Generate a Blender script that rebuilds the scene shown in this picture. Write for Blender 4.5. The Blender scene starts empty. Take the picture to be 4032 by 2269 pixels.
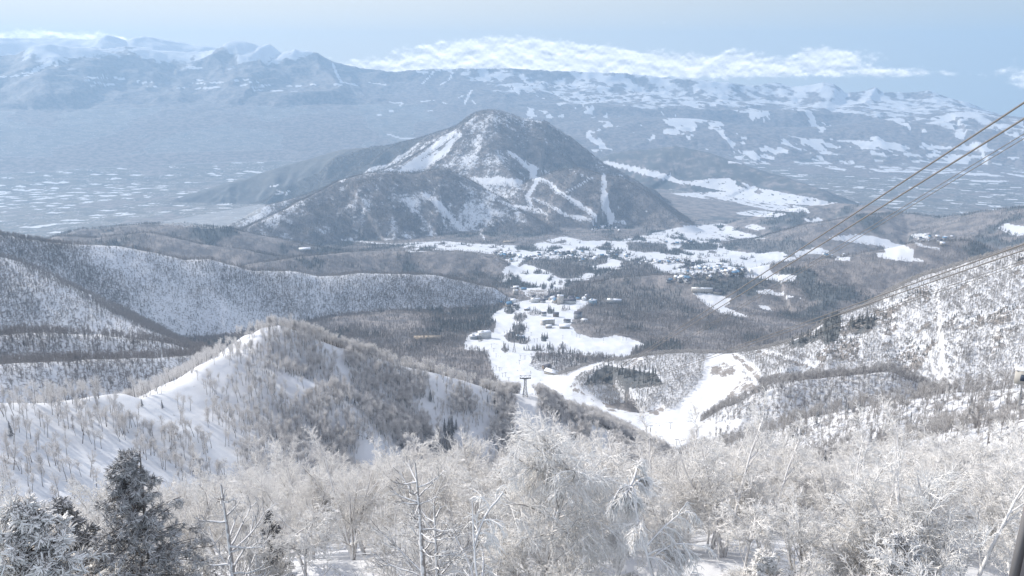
import bpy, math, random
import numpy as np
from mathutils import Vector
R = math.radians
rng = np.random.default_rng(7)
random.seed(7)
S = bpy.context.scene
COL = S.collection

# ------------------------------------------------------------------ camera, world, sun, exposure
F, CX, CY, PITCH, CAMZ = 3100.0, 2016.0, 1134.5, R(15.7), 1700.0
cam_d = bpy.data.cameras.new('camera'); cam = bpy.data.objects.new('camera', cam_d); COL.objects.link(cam)
cam.location = (0, 0, CAMZ); cam.rotation_euler = (R(90) - PITCH, 0, 0)
cam_d.sensor_width = 36; cam_d.lens = 36 * F / 4032
cam_d.clip_start = 0.05; cam_d.clip_end = 200000
S.camera = cam
SUN_AZ, SUN_EL = R(-62), R(33)          # 62 degrees left of the view
w = bpy.data.worlds.new('World'); S.world = w; w.use_nodes = True
sun_d = bpy.data.lights.new('sun', 'SUN'); sun_d.energy = 2.9; sun_d.angle = R(0.53); sun_d.color = (1.0, 0.93, 0.84)
sun = bpy.data.objects.new('sun', sun_d); COL.objects.link(sun)
sdir = Vector((math.sin(SUN_AZ) * math.cos(SUN_EL), math.cos(SUN_AZ) * math.cos(SUN_EL), math.sin(SUN_EL)))
sun.rotation_euler = sdir.to_track_quat('Z', 'Y').to_euler(); sun.location = (-30, 10, 1760)
vs = S.view_settings
vs.view_transform = 'Standard'; vs.look = 'None'; vs.exposure = 0.82; vs.gamma = 1; vs.use_curve_mapping = False
S.render.engine = 'CYCLES'
cy = S.cycles
cy.max_bounces = 4; cy.diffuse_bounces = 2; cy.glossy_bounces = 1; cy.transmission_bounces = 1
cy.volume_bounces = 1; cy.transparent_max_bounces = 4; cy.use_denoising = True
cy.caustics_reflective = False; cy.caustics_refractive = False

class NT:
    """tiny helper for node trees"""
    def __init__(s, nt): s.nt = nt; s.nt.nodes.clear()
    def n(s, t, **kw):
        nd = s.nt.nodes.new(t)
        for k, v in kw.items():
            if k.startswith('i_'):
                key = k[2:]
                key = int(key) if key.isdigit() else key.replace('_', ' ')
                s.put(nd.inputs[key], v)
            else: setattr(nd, k, v)
        return nd
    def put(s, sock, v):
        if isinstance(v, bpy.types.NodeSocket): s.nt.links.new(v, sock)
        elif isinstance(v, bpy.types.Node): s.nt.links.new(v.outputs[0], sock)
        else: sock.default_value = v
    def m(s, op, a, b=0.0, c=0.0, clamp=False):
        nd = s.nt.nodes.new('ShaderNodeMath'); nd.operation = op; nd.use_clamp = clamp
        for i, v in enumerate((a, b, c)): s.put(nd.inputs[i], v)
        return nd.outputs[0]
    def mix(s, f, a, b):
        nd = s.nt.nodes.new('ShaderNodeMix'); nd.data_type = 'RGBA'
        s.put(nd.inputs[0], f); s.put(nd.inputs[6], a); s.put(nd.inputs[7], b)
        return nd.outputs[2]
    def step(s, v, lo, hi):
        nd = s.nt.nodes.new('ShaderNodeMapRange'); nd.interpolation_type = 'SMOOTHSTEP'
        s.put(nd.inputs[0], v); nd.inputs[1].default_value = lo; nd.inputs[2].default_value = hi
        return nd.outputs[0]

def c4(c): return (c[0], c[1], c[2], 1.0)

def build_world():
    t = NT(w.node_tree)
    out = t.n('ShaderNodeOutputWorld'); bg = t.n('ShaderNodeBackground')
    sky = t.n('ShaderNodeTexSky', sky_type='NISHITA', sun_disc=False)
    sky.sun_elevation = SUN_EL; sky.sun_rotation = SUN_AZ
    sky.altitude = 1700; sky.air_density = 1.0; sky.dust_density = 0.4; sky.ozone_density = 1.0
    tc = t.n('ShaderNodeTexCoord'); sp = t.n('ShaderNodeSeparateXYZ', i_0=tc.outputs['Generated'])
    X, Y, Z = sp.outputs
    az = t.m('MULTIPLY', t.m('ARCTAN2', X, Y), 57.2958); el = t.m('MULTIPLY', t.m('ARCSINE', Z), 57.2958)
    v = t.n('ShaderNodeCombineXYZ', i_0=t.m('MULTIPLY', az, 0.85), i_1=t.m('MULTIPLY', el, 1.35))
    n1 = t.n('ShaderNodeTexNoise', i_Vector=v, i_Scale=1.0, i_Detail=8.0, i_Roughness=0.62).outputs[0]
    v2 = t.n('ShaderNodeCombineXYZ', i_0=t.m('MULTIPLY', az, 0.85), i_1=t.m('ADD', t.m('MULTIPLY', el, 1.35), 0.25))
    n2 = t.n('ShaderNodeTexNoise', i_Vector=v2, i_Scale=1.0, i_Detail=4.0, i_Roughness=0.5).outputs[0]
    tot = None
    for a0, e0, sa, se, amp in [(-1.5, 0.85, 6.0, 1.1, 1.2), (5.5, 0.35, 6.5, 0.75, .85), (3, -.1, 11, .7, .9), (1, 1.3, 3.0, .6, .55), (6.5, .95, 2.2, .5, .5), (14, -.05, 9, 0.75, .78), (15.5, .7, 1.6, .6, .45), (21, .9, 2.4, .6, .6),
                                (22, .45, 2.6, .5, .5), (-11, -.1, 6, .7, .5), (-31, 1.75, 8, .5, .95), (33.5, -.5, 2.2, .9, .95),
                                (25, -.4, 8, .35, .5), (80, 3, 25, 2, .5), (-80, 3, 20, 2, .45), (160, 4, 40, 2.5, .5),
                                (11.5, 2.9, 3.5, .12, .3)]:
        g = t.m('ADD', t.m('POWER', t.m('DIVIDE', t.m('SUBTRACT', az, a0), sa), 2), t.m('POWER', t.m('DIVIDE', t.m('SUBTRACT', el, e0), se), 2))
        g = t.m('MULTIPLY', t.m('EXPONENT', t.m('MULTIPLY', g, -1)), amp)
        tot = g if tot is None else t.m('ADD', tot, g)
    q = t.m('ADD', tot, t.m('MULTIPLY', t.m('SUBTRACT', n1, 0.5), 1.7))
    mask = t.step(q, 0.38, 0.84)
    # neutral veil added to the upper sky, out of view, to brighten the fill
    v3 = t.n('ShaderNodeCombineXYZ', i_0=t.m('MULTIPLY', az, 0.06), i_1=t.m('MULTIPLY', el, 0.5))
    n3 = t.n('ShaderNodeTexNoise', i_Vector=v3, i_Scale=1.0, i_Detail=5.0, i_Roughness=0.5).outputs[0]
    fill_veil = t.m('ADD', .48, t.m('MULTIPLY', t.step(n3, 0.42, 0.8), 0.3))
    lum = t.m('ADD', 0.72, t.m('MULTIPLY', t.m('SUBTRACT', n1, n2), 2.2))  # lit tops and grey undersides put into the cloud colour
    lum = t.m('MULTIPLY', lum, 9.8)
    cl = t.n('ShaderNodeCombineXYZ', i_0=lum, i_1=t.m('MULTIPLY', lum, .95), i_2=t.m('MULTIPLY', lum, .90))
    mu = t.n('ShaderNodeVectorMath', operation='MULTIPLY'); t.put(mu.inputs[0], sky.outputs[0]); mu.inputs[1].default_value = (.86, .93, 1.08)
    # horizon sky overridden by set grey-blue, paler sunward: keep it from glaring
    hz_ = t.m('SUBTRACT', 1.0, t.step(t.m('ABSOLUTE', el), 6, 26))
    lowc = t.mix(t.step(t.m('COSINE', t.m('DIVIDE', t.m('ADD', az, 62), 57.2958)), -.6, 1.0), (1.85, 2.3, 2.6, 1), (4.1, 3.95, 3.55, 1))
    base = t.mix(t.m('MULTIPLY', hz_, .95), t.mix(fill_veil, mu.outputs[0], (4.6, 4.45, 4.3, 1)), lowc)
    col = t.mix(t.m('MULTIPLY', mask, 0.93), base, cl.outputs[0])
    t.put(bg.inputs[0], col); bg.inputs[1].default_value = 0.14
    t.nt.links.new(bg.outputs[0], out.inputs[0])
build_world()

# ------------------------------------------------------------------ pixel <-> world (used to measure the place from the photograph)
cp, sp_ = math.cos(PITCH), math.sin(PITCH)
def ray(px, py):
    x = (np.asarray(px, float) - CX) / F; u = -(np.asarray(py, float) - CY) / F
    return x, cp + u * sp_, -sp_ + u * cp            # right, forward, up
def P(px, py, d):
    x, y, z = ray(px, py); h = np.hypot(x, y)
    return np.stack(np.broadcast_arrays(x / h * d, y / h * d, CAMZ + z / h * d), -1)
def proj(x, y, z):
    z = z - CAMZ; fw = y * cp - z * sp_; up = y * sp_ + z * cp
    fw = np.maximum(fw, 1e-3)
    return CX + F * x / fw, CY - F * up / fw

# ------------------------------------------------------------------ noise
def vnoise(x, y, seed=0):
    xi = np.floor(x).astype(np.int64); yi = np.floor(y).astype(np.int64)
    fx = x - xi; fy = y - yi; fx = fx * fx * (3 - 2 * fx); fy = fy * fy * (3 - 2 * fy)
    def h(a, b):
        n = (a * 374761393 + b * 668265263 + seed * 1442695041) & 0xffffffff
        n = ((n ^ (n >> 13)) * 1274126177) & 0xffffffff
        return ((n ^ (n >> 16)) & 0xffff) / 65535.0
    a, b, c, d = h(xi, yi), h(xi + 1, yi), h(xi, yi + 1), h(xi + 1, yi + 1)
    return (a + (b - a) * fx) * (1 - fy) + (c + (d - c) * fx) * fy
def fbm(x, y, sc, oct=4, seed=0, rid=False, gain=.5):
    s = 0; a = 1; tot = 0
    for o in range(oct):
        c, sn = math.cos(o * .7 + seed), math.sin(o * .7 + seed)
        n = vnoise((x * c - y * sn) / sc + 17.3 * o, (x * sn + y * c) / sc, seed + o)
        if rid: n = 1 - np.abs(2 * n - 1)
        s = s + n * a; tot += a; a *= gain; sc /= 2.03
    return s / tot

# ------------------------------------------------------------------ terrain height
NAZ = 870
AZ = np.linspace(R(-46), R(46), NAZ)
rows = [np.linspace(a, b, n, endpoint=False) for a, b, n in [(3, 100, 30), (100, 500, 60), (500, 1050, 150), (1050, 1800, 110), (1800, 3300, 140),
        (3300, 5000, 80), (5000, 8800, 190), (8800, 15000, 95), (15000, 20500, 120)]]
D = np.concatenate(rows + [[20500.]]); ND = len(D)
DD, AA = np.meshgrid(D, AZ, indexing='ij')
GX, GY = DD * np.sin(AA), DD * np.cos(AA)

faz = R(1) * np.array([-48, -36, -20, 0, 10, 20, 36, 48.])
ftab = [(3, [1671] * 8), (45, [1670, 1670, 1669.5, 1669.5, 1669.5, 1670, 1671, 1672]), (100, [1640, 1640, 1639, 1637, 1638, 1643, 1650, 1655]),
        (200, [1580, 1580, 1578, 1576, 1580, 1590, 1604, 1615]), (300, [1515, 1515, 1511, 1508, 1512, 1530, 1556, 1570]),
        (450, [1390, 1392, 1385, 1380, 1390, 1436, 1486, 1500]), (650, [1340, 1330, 1295, 1275, 1262, 1325, 1395, 1420]),
        (850, [1310, 1290, 1262, 1250, 1232, 1262, 1330, 1370]), (1100, [1270, 1240, 1200, 1160, 1150, 1165, 1230, 1300]),
        (1500, [1180, 1150, 1100, 1050, 1045, 1055, 1130, 1200]), (2000, [1060, 1050, 990, 962, 958, 955, 980, 1020]),
        (2800, [900, 890, 870, 850, 850, 845, 850, 850]), (3700, [760, 760, 750, 735, 735, 735, 745, 760]), (5000, [500, 530, 590, 602, 590, 580, 590, 600]),
        (6400, [345, 350, 480, 540, 520, 490, 500, 480]), (8500, [340, 340, 345, 440, 440, 400, 370, 360]), (10500, [338, 338, 340, 360, 350, 342, 342, 342]),
        (11500, [440, 440, 440, 440, 400, 343, 343, 343]), (12500, [640, 640, 640, 620, 520, 360, 343, 343]), (13500, [880, 880, 870, 830, 680, 420, 350, 350]), (14500, [1060, 1060, 1050, 1000, 800, 500, 380, 360]), (15800, [1230, 1230, 1220, 1140, 920, 640, 420, 400]),
        (18500, [1200, 1200, 1200, 1150, 950, 700, 520, 520]), (24600, [1000, 1000, 1000, 1000, 900, 700, 600, 600])]
fd = np.array([a for a, _ in ftab]); fz = np.array([b for _, b in ftab], float)
def floor_z(x, y):
    d = np.hypot(x, y); a = np.arctan2(x, y)
    ld = np.log(np.maximum(d, 3.0)); lf = np.log(fd)
    i = np.clip(np.searchsorted(lf, ld) - 1, 0, len(fd) - 2); t = np.clip((d - fd[i]) / (fd[i + 1] - fd[i]), 0, 1)
    j = np.clip(np.searchsorted(faz, a) - 1, 0, len(faz) - 2); s = np.clip((a - faz[j]) / (faz[j + 1] - faz[j]), 0, 1); s = s * s * (3 - 2 * s)
    return (fz[i, j] * (1 - s) + fz[i, j + 1] * s) * (1 - t) + (fz[i + 1, j] * (1 - s) + fz[i + 1, j + 1] * s) * t

# crest lines: (name, near slope, far slope, rounding, gully amplitude, gully size, [(px, py, distance)...])
RIDGES = [
 ('left_spur', .50, .62, 9, 7, 90, [(-900, 1560, 520), (-400, 1580, 560), (0, 1590, 600), (220, 1588, 640), (300, 1578, 650), (400, 1562, 665), (470, 1548, 680), (560, 1572, 700), (640, 1545, 735), (760, 1490, 780), (830, 1425, 800), (900, 1398, 815), (985, 1392, 830), (1020, 1330, 850), (1060, 1292, 860), (1100, 1288, 868), (1180, 1312, 872), (1260, 1345, 876), (1400, 1392, 882), (1566, 1442, 890), (1700, 1472, 895), (1823, 1505, 900), (1950, 1548, 905), (2068, 1558, 908), (2123, 1562, 905), (2210, 1620, 900), (2303, 1678, 880), (2390, 1755, 850), (2482, 1830, 815), (2560, 1890, 780)]),
 ('left_spur_rib', .6, .62, 5, 3, 60, [(985, 1392, 830), (1100, 1460, 800), (1240, 1520, 775), (1330, 1600, 750), (1400, 1700, 725), (1500, 1800, 700)]),
 ('left_spur_rib', .6, .6, 6, 3, 60, [(560, 1572, 700), (700, 1640, 680), (800, 1720, 660), (900, 1810, 640)]),
 ('left_terrace', .5, .5, 20, 6, 120, [(-700, 1290, 1250), (0, 1322, 1300), (200, 1316, 1310), (440, 1325, 1330), (640, 1348, 1400), (760, 1380, 1450)]),
 ('left_terrace', .55, .5, 20, 8, 120, [(-700, 1430, 1050), (0, 1440, 1080), (300, 1425, 1120), (600, 1410, 1180), (800, 1400, 1260)]),
 ('left_ridge', .56, .6, 18, 22, 230, [(-1200, 900, 2300), (-500, 925, 2450), (0, 926, 2560), (198, 956, 2600), (334, 966, 2620), (443, 969, 2640), (600, 995, 2650), (730, 1026, 2660), (824, 1023, 2680), (991, 1068, 2700), (1148, 1068, 2740), (1252, 1089, 2760), (1344, 1087, 2780), (1412, 1079, 2800), (1560, 1080, 2830), (1709, 1084, 2850), (1866, 1117, 2880), (1944, 1135, 2890), (2000, 1170, 2890)]),
 ('left_rib', .52, .8, 14, 14, 160, [(-300, 960, 2250), (0, 1016, 2150), (104, 1070, 2080), (209, 1122, 2010), (365, 1209, 1920), (470, 1262, 1860), (560, 1305, 1800)]),
 ('back_hill', .3, .4, 30, 18, 220, [(230, 935, 4100), (365, 940, 4000), (569, 920, 3950), (652, 940, 3900), (800, 968, 3850), (930, 985, 3800)]),
 ('back_hill', .32, .4, 30, 18, 220, [(320, 905, 4700), (390, 902, 4700), (560, 885, 4650), (700, 878, 4600), (880, 900, 4500), (1100, 945, 4400), (1300, 985, 4300)]),
 ('back_hill', .3, .5, 30, 16, 220, [(1000, 1040, 3500), (1200, 1010, 3700), (1412, 992, 3900), (1600, 990, 3900), (1813, 995, 3850), (1930, 1020, 3800), (1985, 1050, 3720)]),
 ('back_hill', .3, .5, 25, 14, 200, [(2440, 1095, 3250), (2600, 1085, 3250), (2800, 1090, 3200), (3050, 1040, 3300), (3300, 1020, 3300), (3600, 960, 3400), (3800, 950, 3500)]),
 ('back_hill', .3, .4, 40, 25, 300, [(3240, 880, 5200), (3400, 850, 5400), (3560, 840, 5600), (3700, 858, 5500), (3900, 830, 5300), (4200, 800, 5200)]),
 ('back_hill', .25, .4, 40, 18, 250, [(3150, 820, 6200), (3300, 800, 6300), (3450, 812, 6200), (3560, 850, 5900)]),
 ('right_hillside', .40, .5, 12, 12, 150, [(4700, 830, 1500), (4300, 905, 1500), (3982, 990, 1500), (3830, 1030, 1500), (3679, 1078, 1500), (3570, 1125, 1490), (3470, 1195, 1480), (3277, 1258, 1470), (3180, 1315, 1470), (3105, 1349, 1480), (3000, 1378, 1500), (2870, 1396, 1520), (2780, 1393, 1530), (2688, 1391, 1550), (2560, 1400, 1580), (2420, 1425, 1620), (2330, 1455, 1600), (2285, 1500, 1520)]),
 ('right_spur', .5, .5, 8, 6, 90, [(3500, 1470, 1180), (3200, 1500, 1150), (3065, 1530, 1120), (2960, 1560, 1120), (2860, 1610, 1130), (2760, 1668, 1130)]),
 ('right_spur', .46, .55, 10, 6, 90, [(4700, 1460, 620), (4300, 1500, 630), (4032, 1528, 650), (3750, 1548, 680), (3550, 1578, 710), (3347, 1610, 740), (3150, 1655, 790), (2950, 1720, 840), (2800, 1775, 880), (2690, 1810, 890)]),
 ('right_spur', .5, .6, 8, 4, 60, [(4500, 1600, 420), (4032, 1650, 440), (3700, 1710, 460), (3400, 1790, 480), (3100, 1850, 500), (2800, 1900, 520)]),
 ('cone_mountain', .60, .62, 22, 85, 420, [(620, 800, 8900), (940, 708, 8850), (1150, 645, 8750), (1344, 590, 8600), (1516, 577, 8300), (1631, 552, 8050), (1720, 522, 7850), (1798, 492, 7700), (1840, 462, 7600), (1870, 445, 7550), (1900, 436, 7500), (1940, 433, 7480), (1980, 440, 7480), (2059, 466, 7500), (2153, 479, 7500), (2231, 535, 7480), (2300, 590, 7400), (2361, 636, 7300), (2430, 672, 7250), (2492, 708, 7200), (2560, 760, 7050), (2640, 830, 6850), (2720, 880, 6600)]),
 ('cone_mountain', .62, .62, 20, 25, 300, [(1798, 505, 7650), (1830, 535, 7400), (1880, 560, 7150), (1925, 578, 6950), (1960, 620, 6750), (2010, 680, 6500), (2040, 740, 6300)]),
 ('cone_mountain', .55, .62, 20, 25, 300, [(1800, 510, 7600), (1700, 570, 7350), (1600, 640, 7100), (1480, 680, 6900), (1350, 715, 6700), (1200, 770, 6600), (1050, 810, 6500)]),
 ('cone_mountain', .62, .62, 20, 25, 250, [(1940, 440, 7450), (1960, 520, 7250), (2000, 590, 7050), (2050, 640, 6900)]),
 ('cone_mountain', .62, .62, 20, 25, 250, [(2100, 478, 7450), (2160, 560, 7200), (2230, 640, 7000), (2300, 690, 6800)]),
 ('cone_shoulder', .55, .6, 30, 60, 330, [(925, 935, 5250), (1000, 885, 5350), (1150, 815, 5550), (1250, 760, 5700), (1344, 712, 5800), (1448, 685, 5850), (1553, 681, 5900), (1636, 688, 5920), (1709, 671, 5950), (1761, 666, 5950), (1840, 706, 5900), (1910, 750, 5830), (1970, 784, 5750), (2040, 830, 5650), (2120, 880, 5500)]),
 ('cone_shoulder', .5, .55, 25, 20, 220, [(2120, 700, 6400), (2200, 672, 6400), (2283, 663, 6350), (2367, 690, 6300), (2440, 700, 6300), (2520, 745, 6200), (2600, 812, 6050), (2680, 870, 5850)]),
 ('dark_hill', .35, .4, 30, 30, 350, [(2330, 640, 9800), (2400, 606, 9700), (2480, 592, 9650), (2560, 588, 9600), (2660, 575, 9500), (2780, 600, 9300), (2900, 640, 9000), (3050, 688, 8700), (3220, 742, 8200)]),
 # distant ground
 ('distant_hills', .2, .2, 80, 60, 900, [(640, 580, 12800), (760, 575, 12800), (900, 600, 12400), (1050, 600, 12200), (1200, 600, 11800)]),
 ('distant_hills', .16, .2, 100, 90, 1500, [(-600, 460, 15500), (0, 463, 15500), (300, 470, 15300), (560, 462, 15000), (900, 500, 14500), (1300, 520, 14000), (1500, 540, 13500)]),
 ('distant_hills', .2, .2, 100, 150, 1800, [(1250, 420, 17500), (1450, 370, 17500), (1640, 338, 17300), (1780, 325, 17200), (1890, 312, 17000), (2000, 318, 17000), (2100, 342, 17000), (2250, 385, 16800), (2450, 400, 17000), (2688, 388, 17500), (2900, 395, 17500), (3053, 416, 17000), (3184, 447, 16500), (3300, 480, 16000)]),
 ('distant_hills', .22, .2, 100, 120, 1200, [(2250, 480, 13500), (2500, 460, 14000), (2750, 470, 14000), (3000, 500, 14000), (3250, 500, 14300), (3500, 470, 15000), (3627, 456, 15300), (3731, 442, 15500), (3789, 439, 15500), (3888, 448, 15500), (4032, 465, 15500), (4400, 455, 15500)]),
 ('distant_mountains', .24, .3, 80, 330, 1700, [(-600, 230, 26000), (0, 216, 26000), (78, 181, 26000), (162, 172, 26000), (224, 186, 26000), (292, 182, 25800), (345, 188, 25700), (417, 214, 25500), (500, 256, 25000), (640, 300, 24000)]),
 ('distant_mountains', .30, .3, 50, 420, 1300, [(376, 194, 28000), (470, 184, 28000), (574, 186, 28000), (652, 202, 28000), (704, 204, 28000), (809, 206, 28000), (887, 192, 27800), (930, 170, 27700), (955, 163, 27700), (985, 167, 27700), (1020, 180, 27700), (1045, 172, 27700), (1075, 190, 27600), (1101, 206, 27500), (1135, 198, 27000), (1169, 192, 26500), (1230, 200, 26500), (1278, 205, 26500), (1344, 237, 26500), (1440, 262, 26500), (1550, 282, 26500)]),
 ('distant_mountains', .3, .3, 60, 380, 1800, [(-600, 160, 32500), (0, 150, 32500), (200, 152, 32500), (330, 155, 32500), (390, 136, 32500), (430, 146, 32500), (490, 162, 32500), (540, 148, 32500), (590, 143, 32500), (640, 158, 32500), (740, 176, 32500), (850, 186, 32500), (1000, 215, 32500)]),
 ('distant_mountains', .2, .25, 100, 300, 2200, [(1480, 285, 24500), (1650, 272, 24500), (1850, 268, 25000), (2050, 270, 25500), (2250, 280, 26000), (2480, 292, 26500), (2688, 314, 27500), (2860, 322, 28500), (2950, 338, 29000), (3027, 324, 29500), (3084, 340, 30000), (3160, 336, 30000), (3210, 323, 30000), (3251, 331, 30000), (3288, 364, 30000), (3350, 356, 30000), (3403, 342, 30000), (3439, 362, 30000), (3523, 364, 30500), (3590, 366, 30500), (3643, 357, 30500), (3731, 384, 31000), (3836, 410, 31500), (3940, 440, 32000)]),
]
def far_d(d):
    return np.where(np.asarray(d, float) > 18000, 15600 + (np.asarray(d, float) - 18000) * .2, d)
RIDGES = [(n_, a_, b_, c_ * (.22 if p_[0][2] > 18000 else 1), g_ * (.62 if p_[0][2] > 18000 else 1), s_ * (.62 if p_[0][2] > 18000 else 1), [(x, y, float(far_d(d))) for x, y, d in p_]) for n_, a_, b_, c_, g_, s_, p_ in RIDGES]
def ridge_height(x, y, rd):
    name, sn, sf, rnd, ga, gs, pts = rd
    pts = np.array(pts, float)
    W3 = P(pts[:, 0], pts[:, 1], pts[:, 2])
    if name == 'distant_mountains': x, y = x + 900 * (fbm(x, y, 1300, 4, 51) - .5) , y + 1100 * (fbm(x, y, 1300, 4, 52) - .5)
    best = np.full(x.shape, 1e12); zc = np.zeros(x.shape); side = np.zeros(x.shape)
    for i in range(len(W3) - 1):
        a, b = W3[i], W3[i + 1]; ab = b - a; L2 = ab[0] ** 2 + ab[1] ** 2
        t = np.clip(((x - a[0]) * ab[0] + (y - a[1]) * ab[1]) / L2, 0, 1)
        dx = x - (a[0] + ab[0] * t); dy = y - (a[1] + ab[1] * t); r2 = dx * dx + dy * dy
        m = r2 < best
        best = np.where(m, r2, best); zc = np.where(m, a[2] + ab[2] * t, zc)
        side = np.where(m, np.hypot(x, y) - np.hypot(a[0] + ab[0] * t, a[1] + ab[1] * t), side)
    r = np.sqrt(best)
    k = .5 + .5 * np.clip(side / (r + rnd), -1, 1)
    sl = sn * (1 - k) + sf * k
    h = zc - sl * (np.sqrt(r * r + rnd * rnd) - rnd)
    if name == 'distant_mountains':                       # steep heads on long concave feet
        A_ = np.clip((zc - 950) * .8, 120, 1050)
        h = zc - A_ * (1 - np.exp(-r / (A_ * 1.7))) - .05 * r - .35 * np.maximum(0, r - 2300) * (1 - k)
    g = fbm(x, y, gs, 6 if gs > 1000 else 4, 31, rid=True, gain=.62 if gs > 1000 else .5) - .55
    if name == 'distant_mountains': ga = ga * np.exp(-r / 2600)
    return h + ga * g * 1.6 * np.clip(r / (gs * .5), 0.03 if pts[0, 2] < 12000 else .13, 1)

Z = floor_z(GX, GY)
# smooth the coarse kinks of the floor, then give it relief
relief = np.interp(D, [3, 60, 300, 1000, 2000, 3500, 6000, 9000, 13000, 16000, 24000], [0, .6, 3, 5, 12, 14, 6, 2, 6, 70, 130])[:, None]
rs = np.interp(D, [3, 300, 1500, 4000, 9000, 16000, 34000], [20, 60, 180, 300, 500, 1200, 2500])[:, None]
def relief_z(x, y):
    out = 0
    return out
Z = Z + relief * 2.2 * (fbm(GX, GY, 300, 5, 3) - .5) * (DD < 16000) + relief * 1.3 * (fbm(GX, GY, 1700, 4, 5) - .5) * (DD >= 5000) * np.clip((DD - 12000) / 3000, 0, 1)
LAB = np.zeros(Z.shape, np.int16)       # which landform a vertex belongs to
names = ['valley_floor', 'left_spur', 'left_spur_rib', 'left_terrace', 'left_ridge', 'left_rib', 'back_hill', 'right_hillside', 'right_spur',
         'cone_mountain', 'cone_shoulder', 'dark_hill', 'distant_hills', 'distant_mountains']
for rd in RIDGES:
    pts = np.array(rd[6], float); dmin, dmax = pts[:, 2].min(), pts[:, 2].max()
    reach = 1700 if dmax > 5000 else 700
    if dmax > 10000: reach = 6000
    if dmax < 1000: reach = 330
    i0, i1 = np.searchsorted(D, dmin - reach), np.searchsorted(D, dmax + reach)
    az = np.arctan2(*P(pts[:, 0], pts[:, 1], pts[:, 2]).T[:2]); pad = math.atan(reach / dmin)
    j0, j1 = np.searchsorted(AZ, az.min() - pad), np.searchsorted(AZ, az.max() + pad)
    i0 = max(i0, 0)
    sub = (slice(i0, i1), slice(j0, j1))
    h = ridge_height(GX[sub], GY[sub], rd); z0 = Z[sub]
    k = 4.0 if dmax < 1600 else 14.0
    if dmax > 5000: k = 30.0
    df = h - z0; m = z0 + .5 * (df + np.sqrt(df * df + k * k)) - .5 * k * np.exp(-np.abs(df) / (k * 3))   # soft maximum
    m = np.where(df < -6 * k, z0, m)
    Z[sub] = m
    LAB[sub] = np.where(df > 0, names.index(rd[0]), LAB[sub])
# plains stay flat
fine = np.interp(D, [3, 100, 600, 1500, 5000, 9000], [.12, .5, 1.2, 2.5, 3.5, 0])[:, None]
Z += fine * 2 * (fbm(GX, GY, 22, 3, 11) - .5)
# levelled spots: ski bowl
PX, PY = proj(GX, GY, Z)
TAN = (CAMZ - Z) / DD
runmin = np.minimum.accumulate(np.vstack([np.full((1, NAZ), 99.), TAN[:-1]]), axis=0)
VIS = TAN < runmin + 1e-9                      # seen from the camera
VIS_TREE = (CAMZ - Z - 16) / DD < runmin + 2e-4

def grid_idx(x, y):
    d = np.hypot(x, y); a = np.arctan2(x, y)
    fi = np.interp(d, D, np.arange(ND)); fj = (a - AZ[0]) / (AZ[1] - AZ[0])
    return np.clip(fi, 0, ND - 1.001), np.clip(fj, 0, NAZ - 1.001)
def height(x, y, A=None):
    A = Z if A is None else A
    fi, fj = grid_idx(np.asarray(x, float), np.asarray(y, float)); i = fi.astype(int); j = fj.astype(int); s = fi - i; t = fj - j
    return (A[i, j] * (1 - t) + A[i, j + 1] * t) * (1 - s) + (A[i + 1, j] * (1 - t) + A[i + 1, j + 1] * t) * s
def hit(px, py, dmin=30):
    """first ground point seen at a pixel of the photograph"""
    x, y, z = ray(px, py); h = math.hypot(x, y); tn = -z / h; a = math.atan2(x, y)
    j = (a - AZ[0]) / (AZ[1] - AZ[0]); j0 = int(j); t = j - j0
    zz = Z[:, j0] * (1 - t) + Z[:, j0 + 1] * t
    c = zz - (CAMZ - D * tn); ok = np.where((c >= 0) & (D > dmin))[0]
    if len(ok) == 0: return None
    i = ok[0]; d = D[i]
    if i > 0 and c[i - 1] < 0: d = D[i - 1] + (D[i] - D[i - 1]) * (-c[i - 1]) / (c[i] - c[i - 1])
    return Vector((math.sin(a) * d, math.cos(a) * d, float(height(math.sin(a) * d, math.cos(a) * d))))

# ------------------------------------------------------------------ land cover
FOR = np.zeros(Z.shape); CON = np.zeros(Z.shape); DIRT = np.zeros(Z.shape)
jit = (fbm(GX, GY, 90, 3, 21) - .5); jit2 = (fbm(GX, GY, 90, 3, 22) - .5)
wob = np.interp(D, [500, 2500, 7000], [22, 20, 4])[:, None]
QX, QY = PX + jit * wob * 1.6, PY + jit2 * wob * .6
def inpoly(pts, d0, d1, sharp=False):
    pts = np.array(pts, float); m = np.zeros(Z.shape, bool)
    i0, i1 = np.searchsorted(D, d0), np.searchsorted(D, d1)
    X, Y = (PX, PY) if sharp else (QX, QY)
    X = X[i0:i1]; Y = Y[i0:i1]
    box = (X > pts[:, 0].min()) & (X < pts[:, 0].max()) & (Y > pts[:, 1].min()) & (Y < pts[:, 1].max())
    xs, ys = X[box], Y[box]; c = np.zeros(xs.shape, bool)
    for k in range(len(pts)):
        x1, y1 = pts[k]; x2, y2 = pts[k - 1]
        if y1 == y2: continue
        c ^= ((y1 > ys) != (y2 > ys)) & (xs < (x2 - x1) * (ys - y1) / (y2 - y1) + x1)
    t = np.zeros(X.shape, bool); t[box] = c; m[i0:i1] = t
    return m
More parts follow.
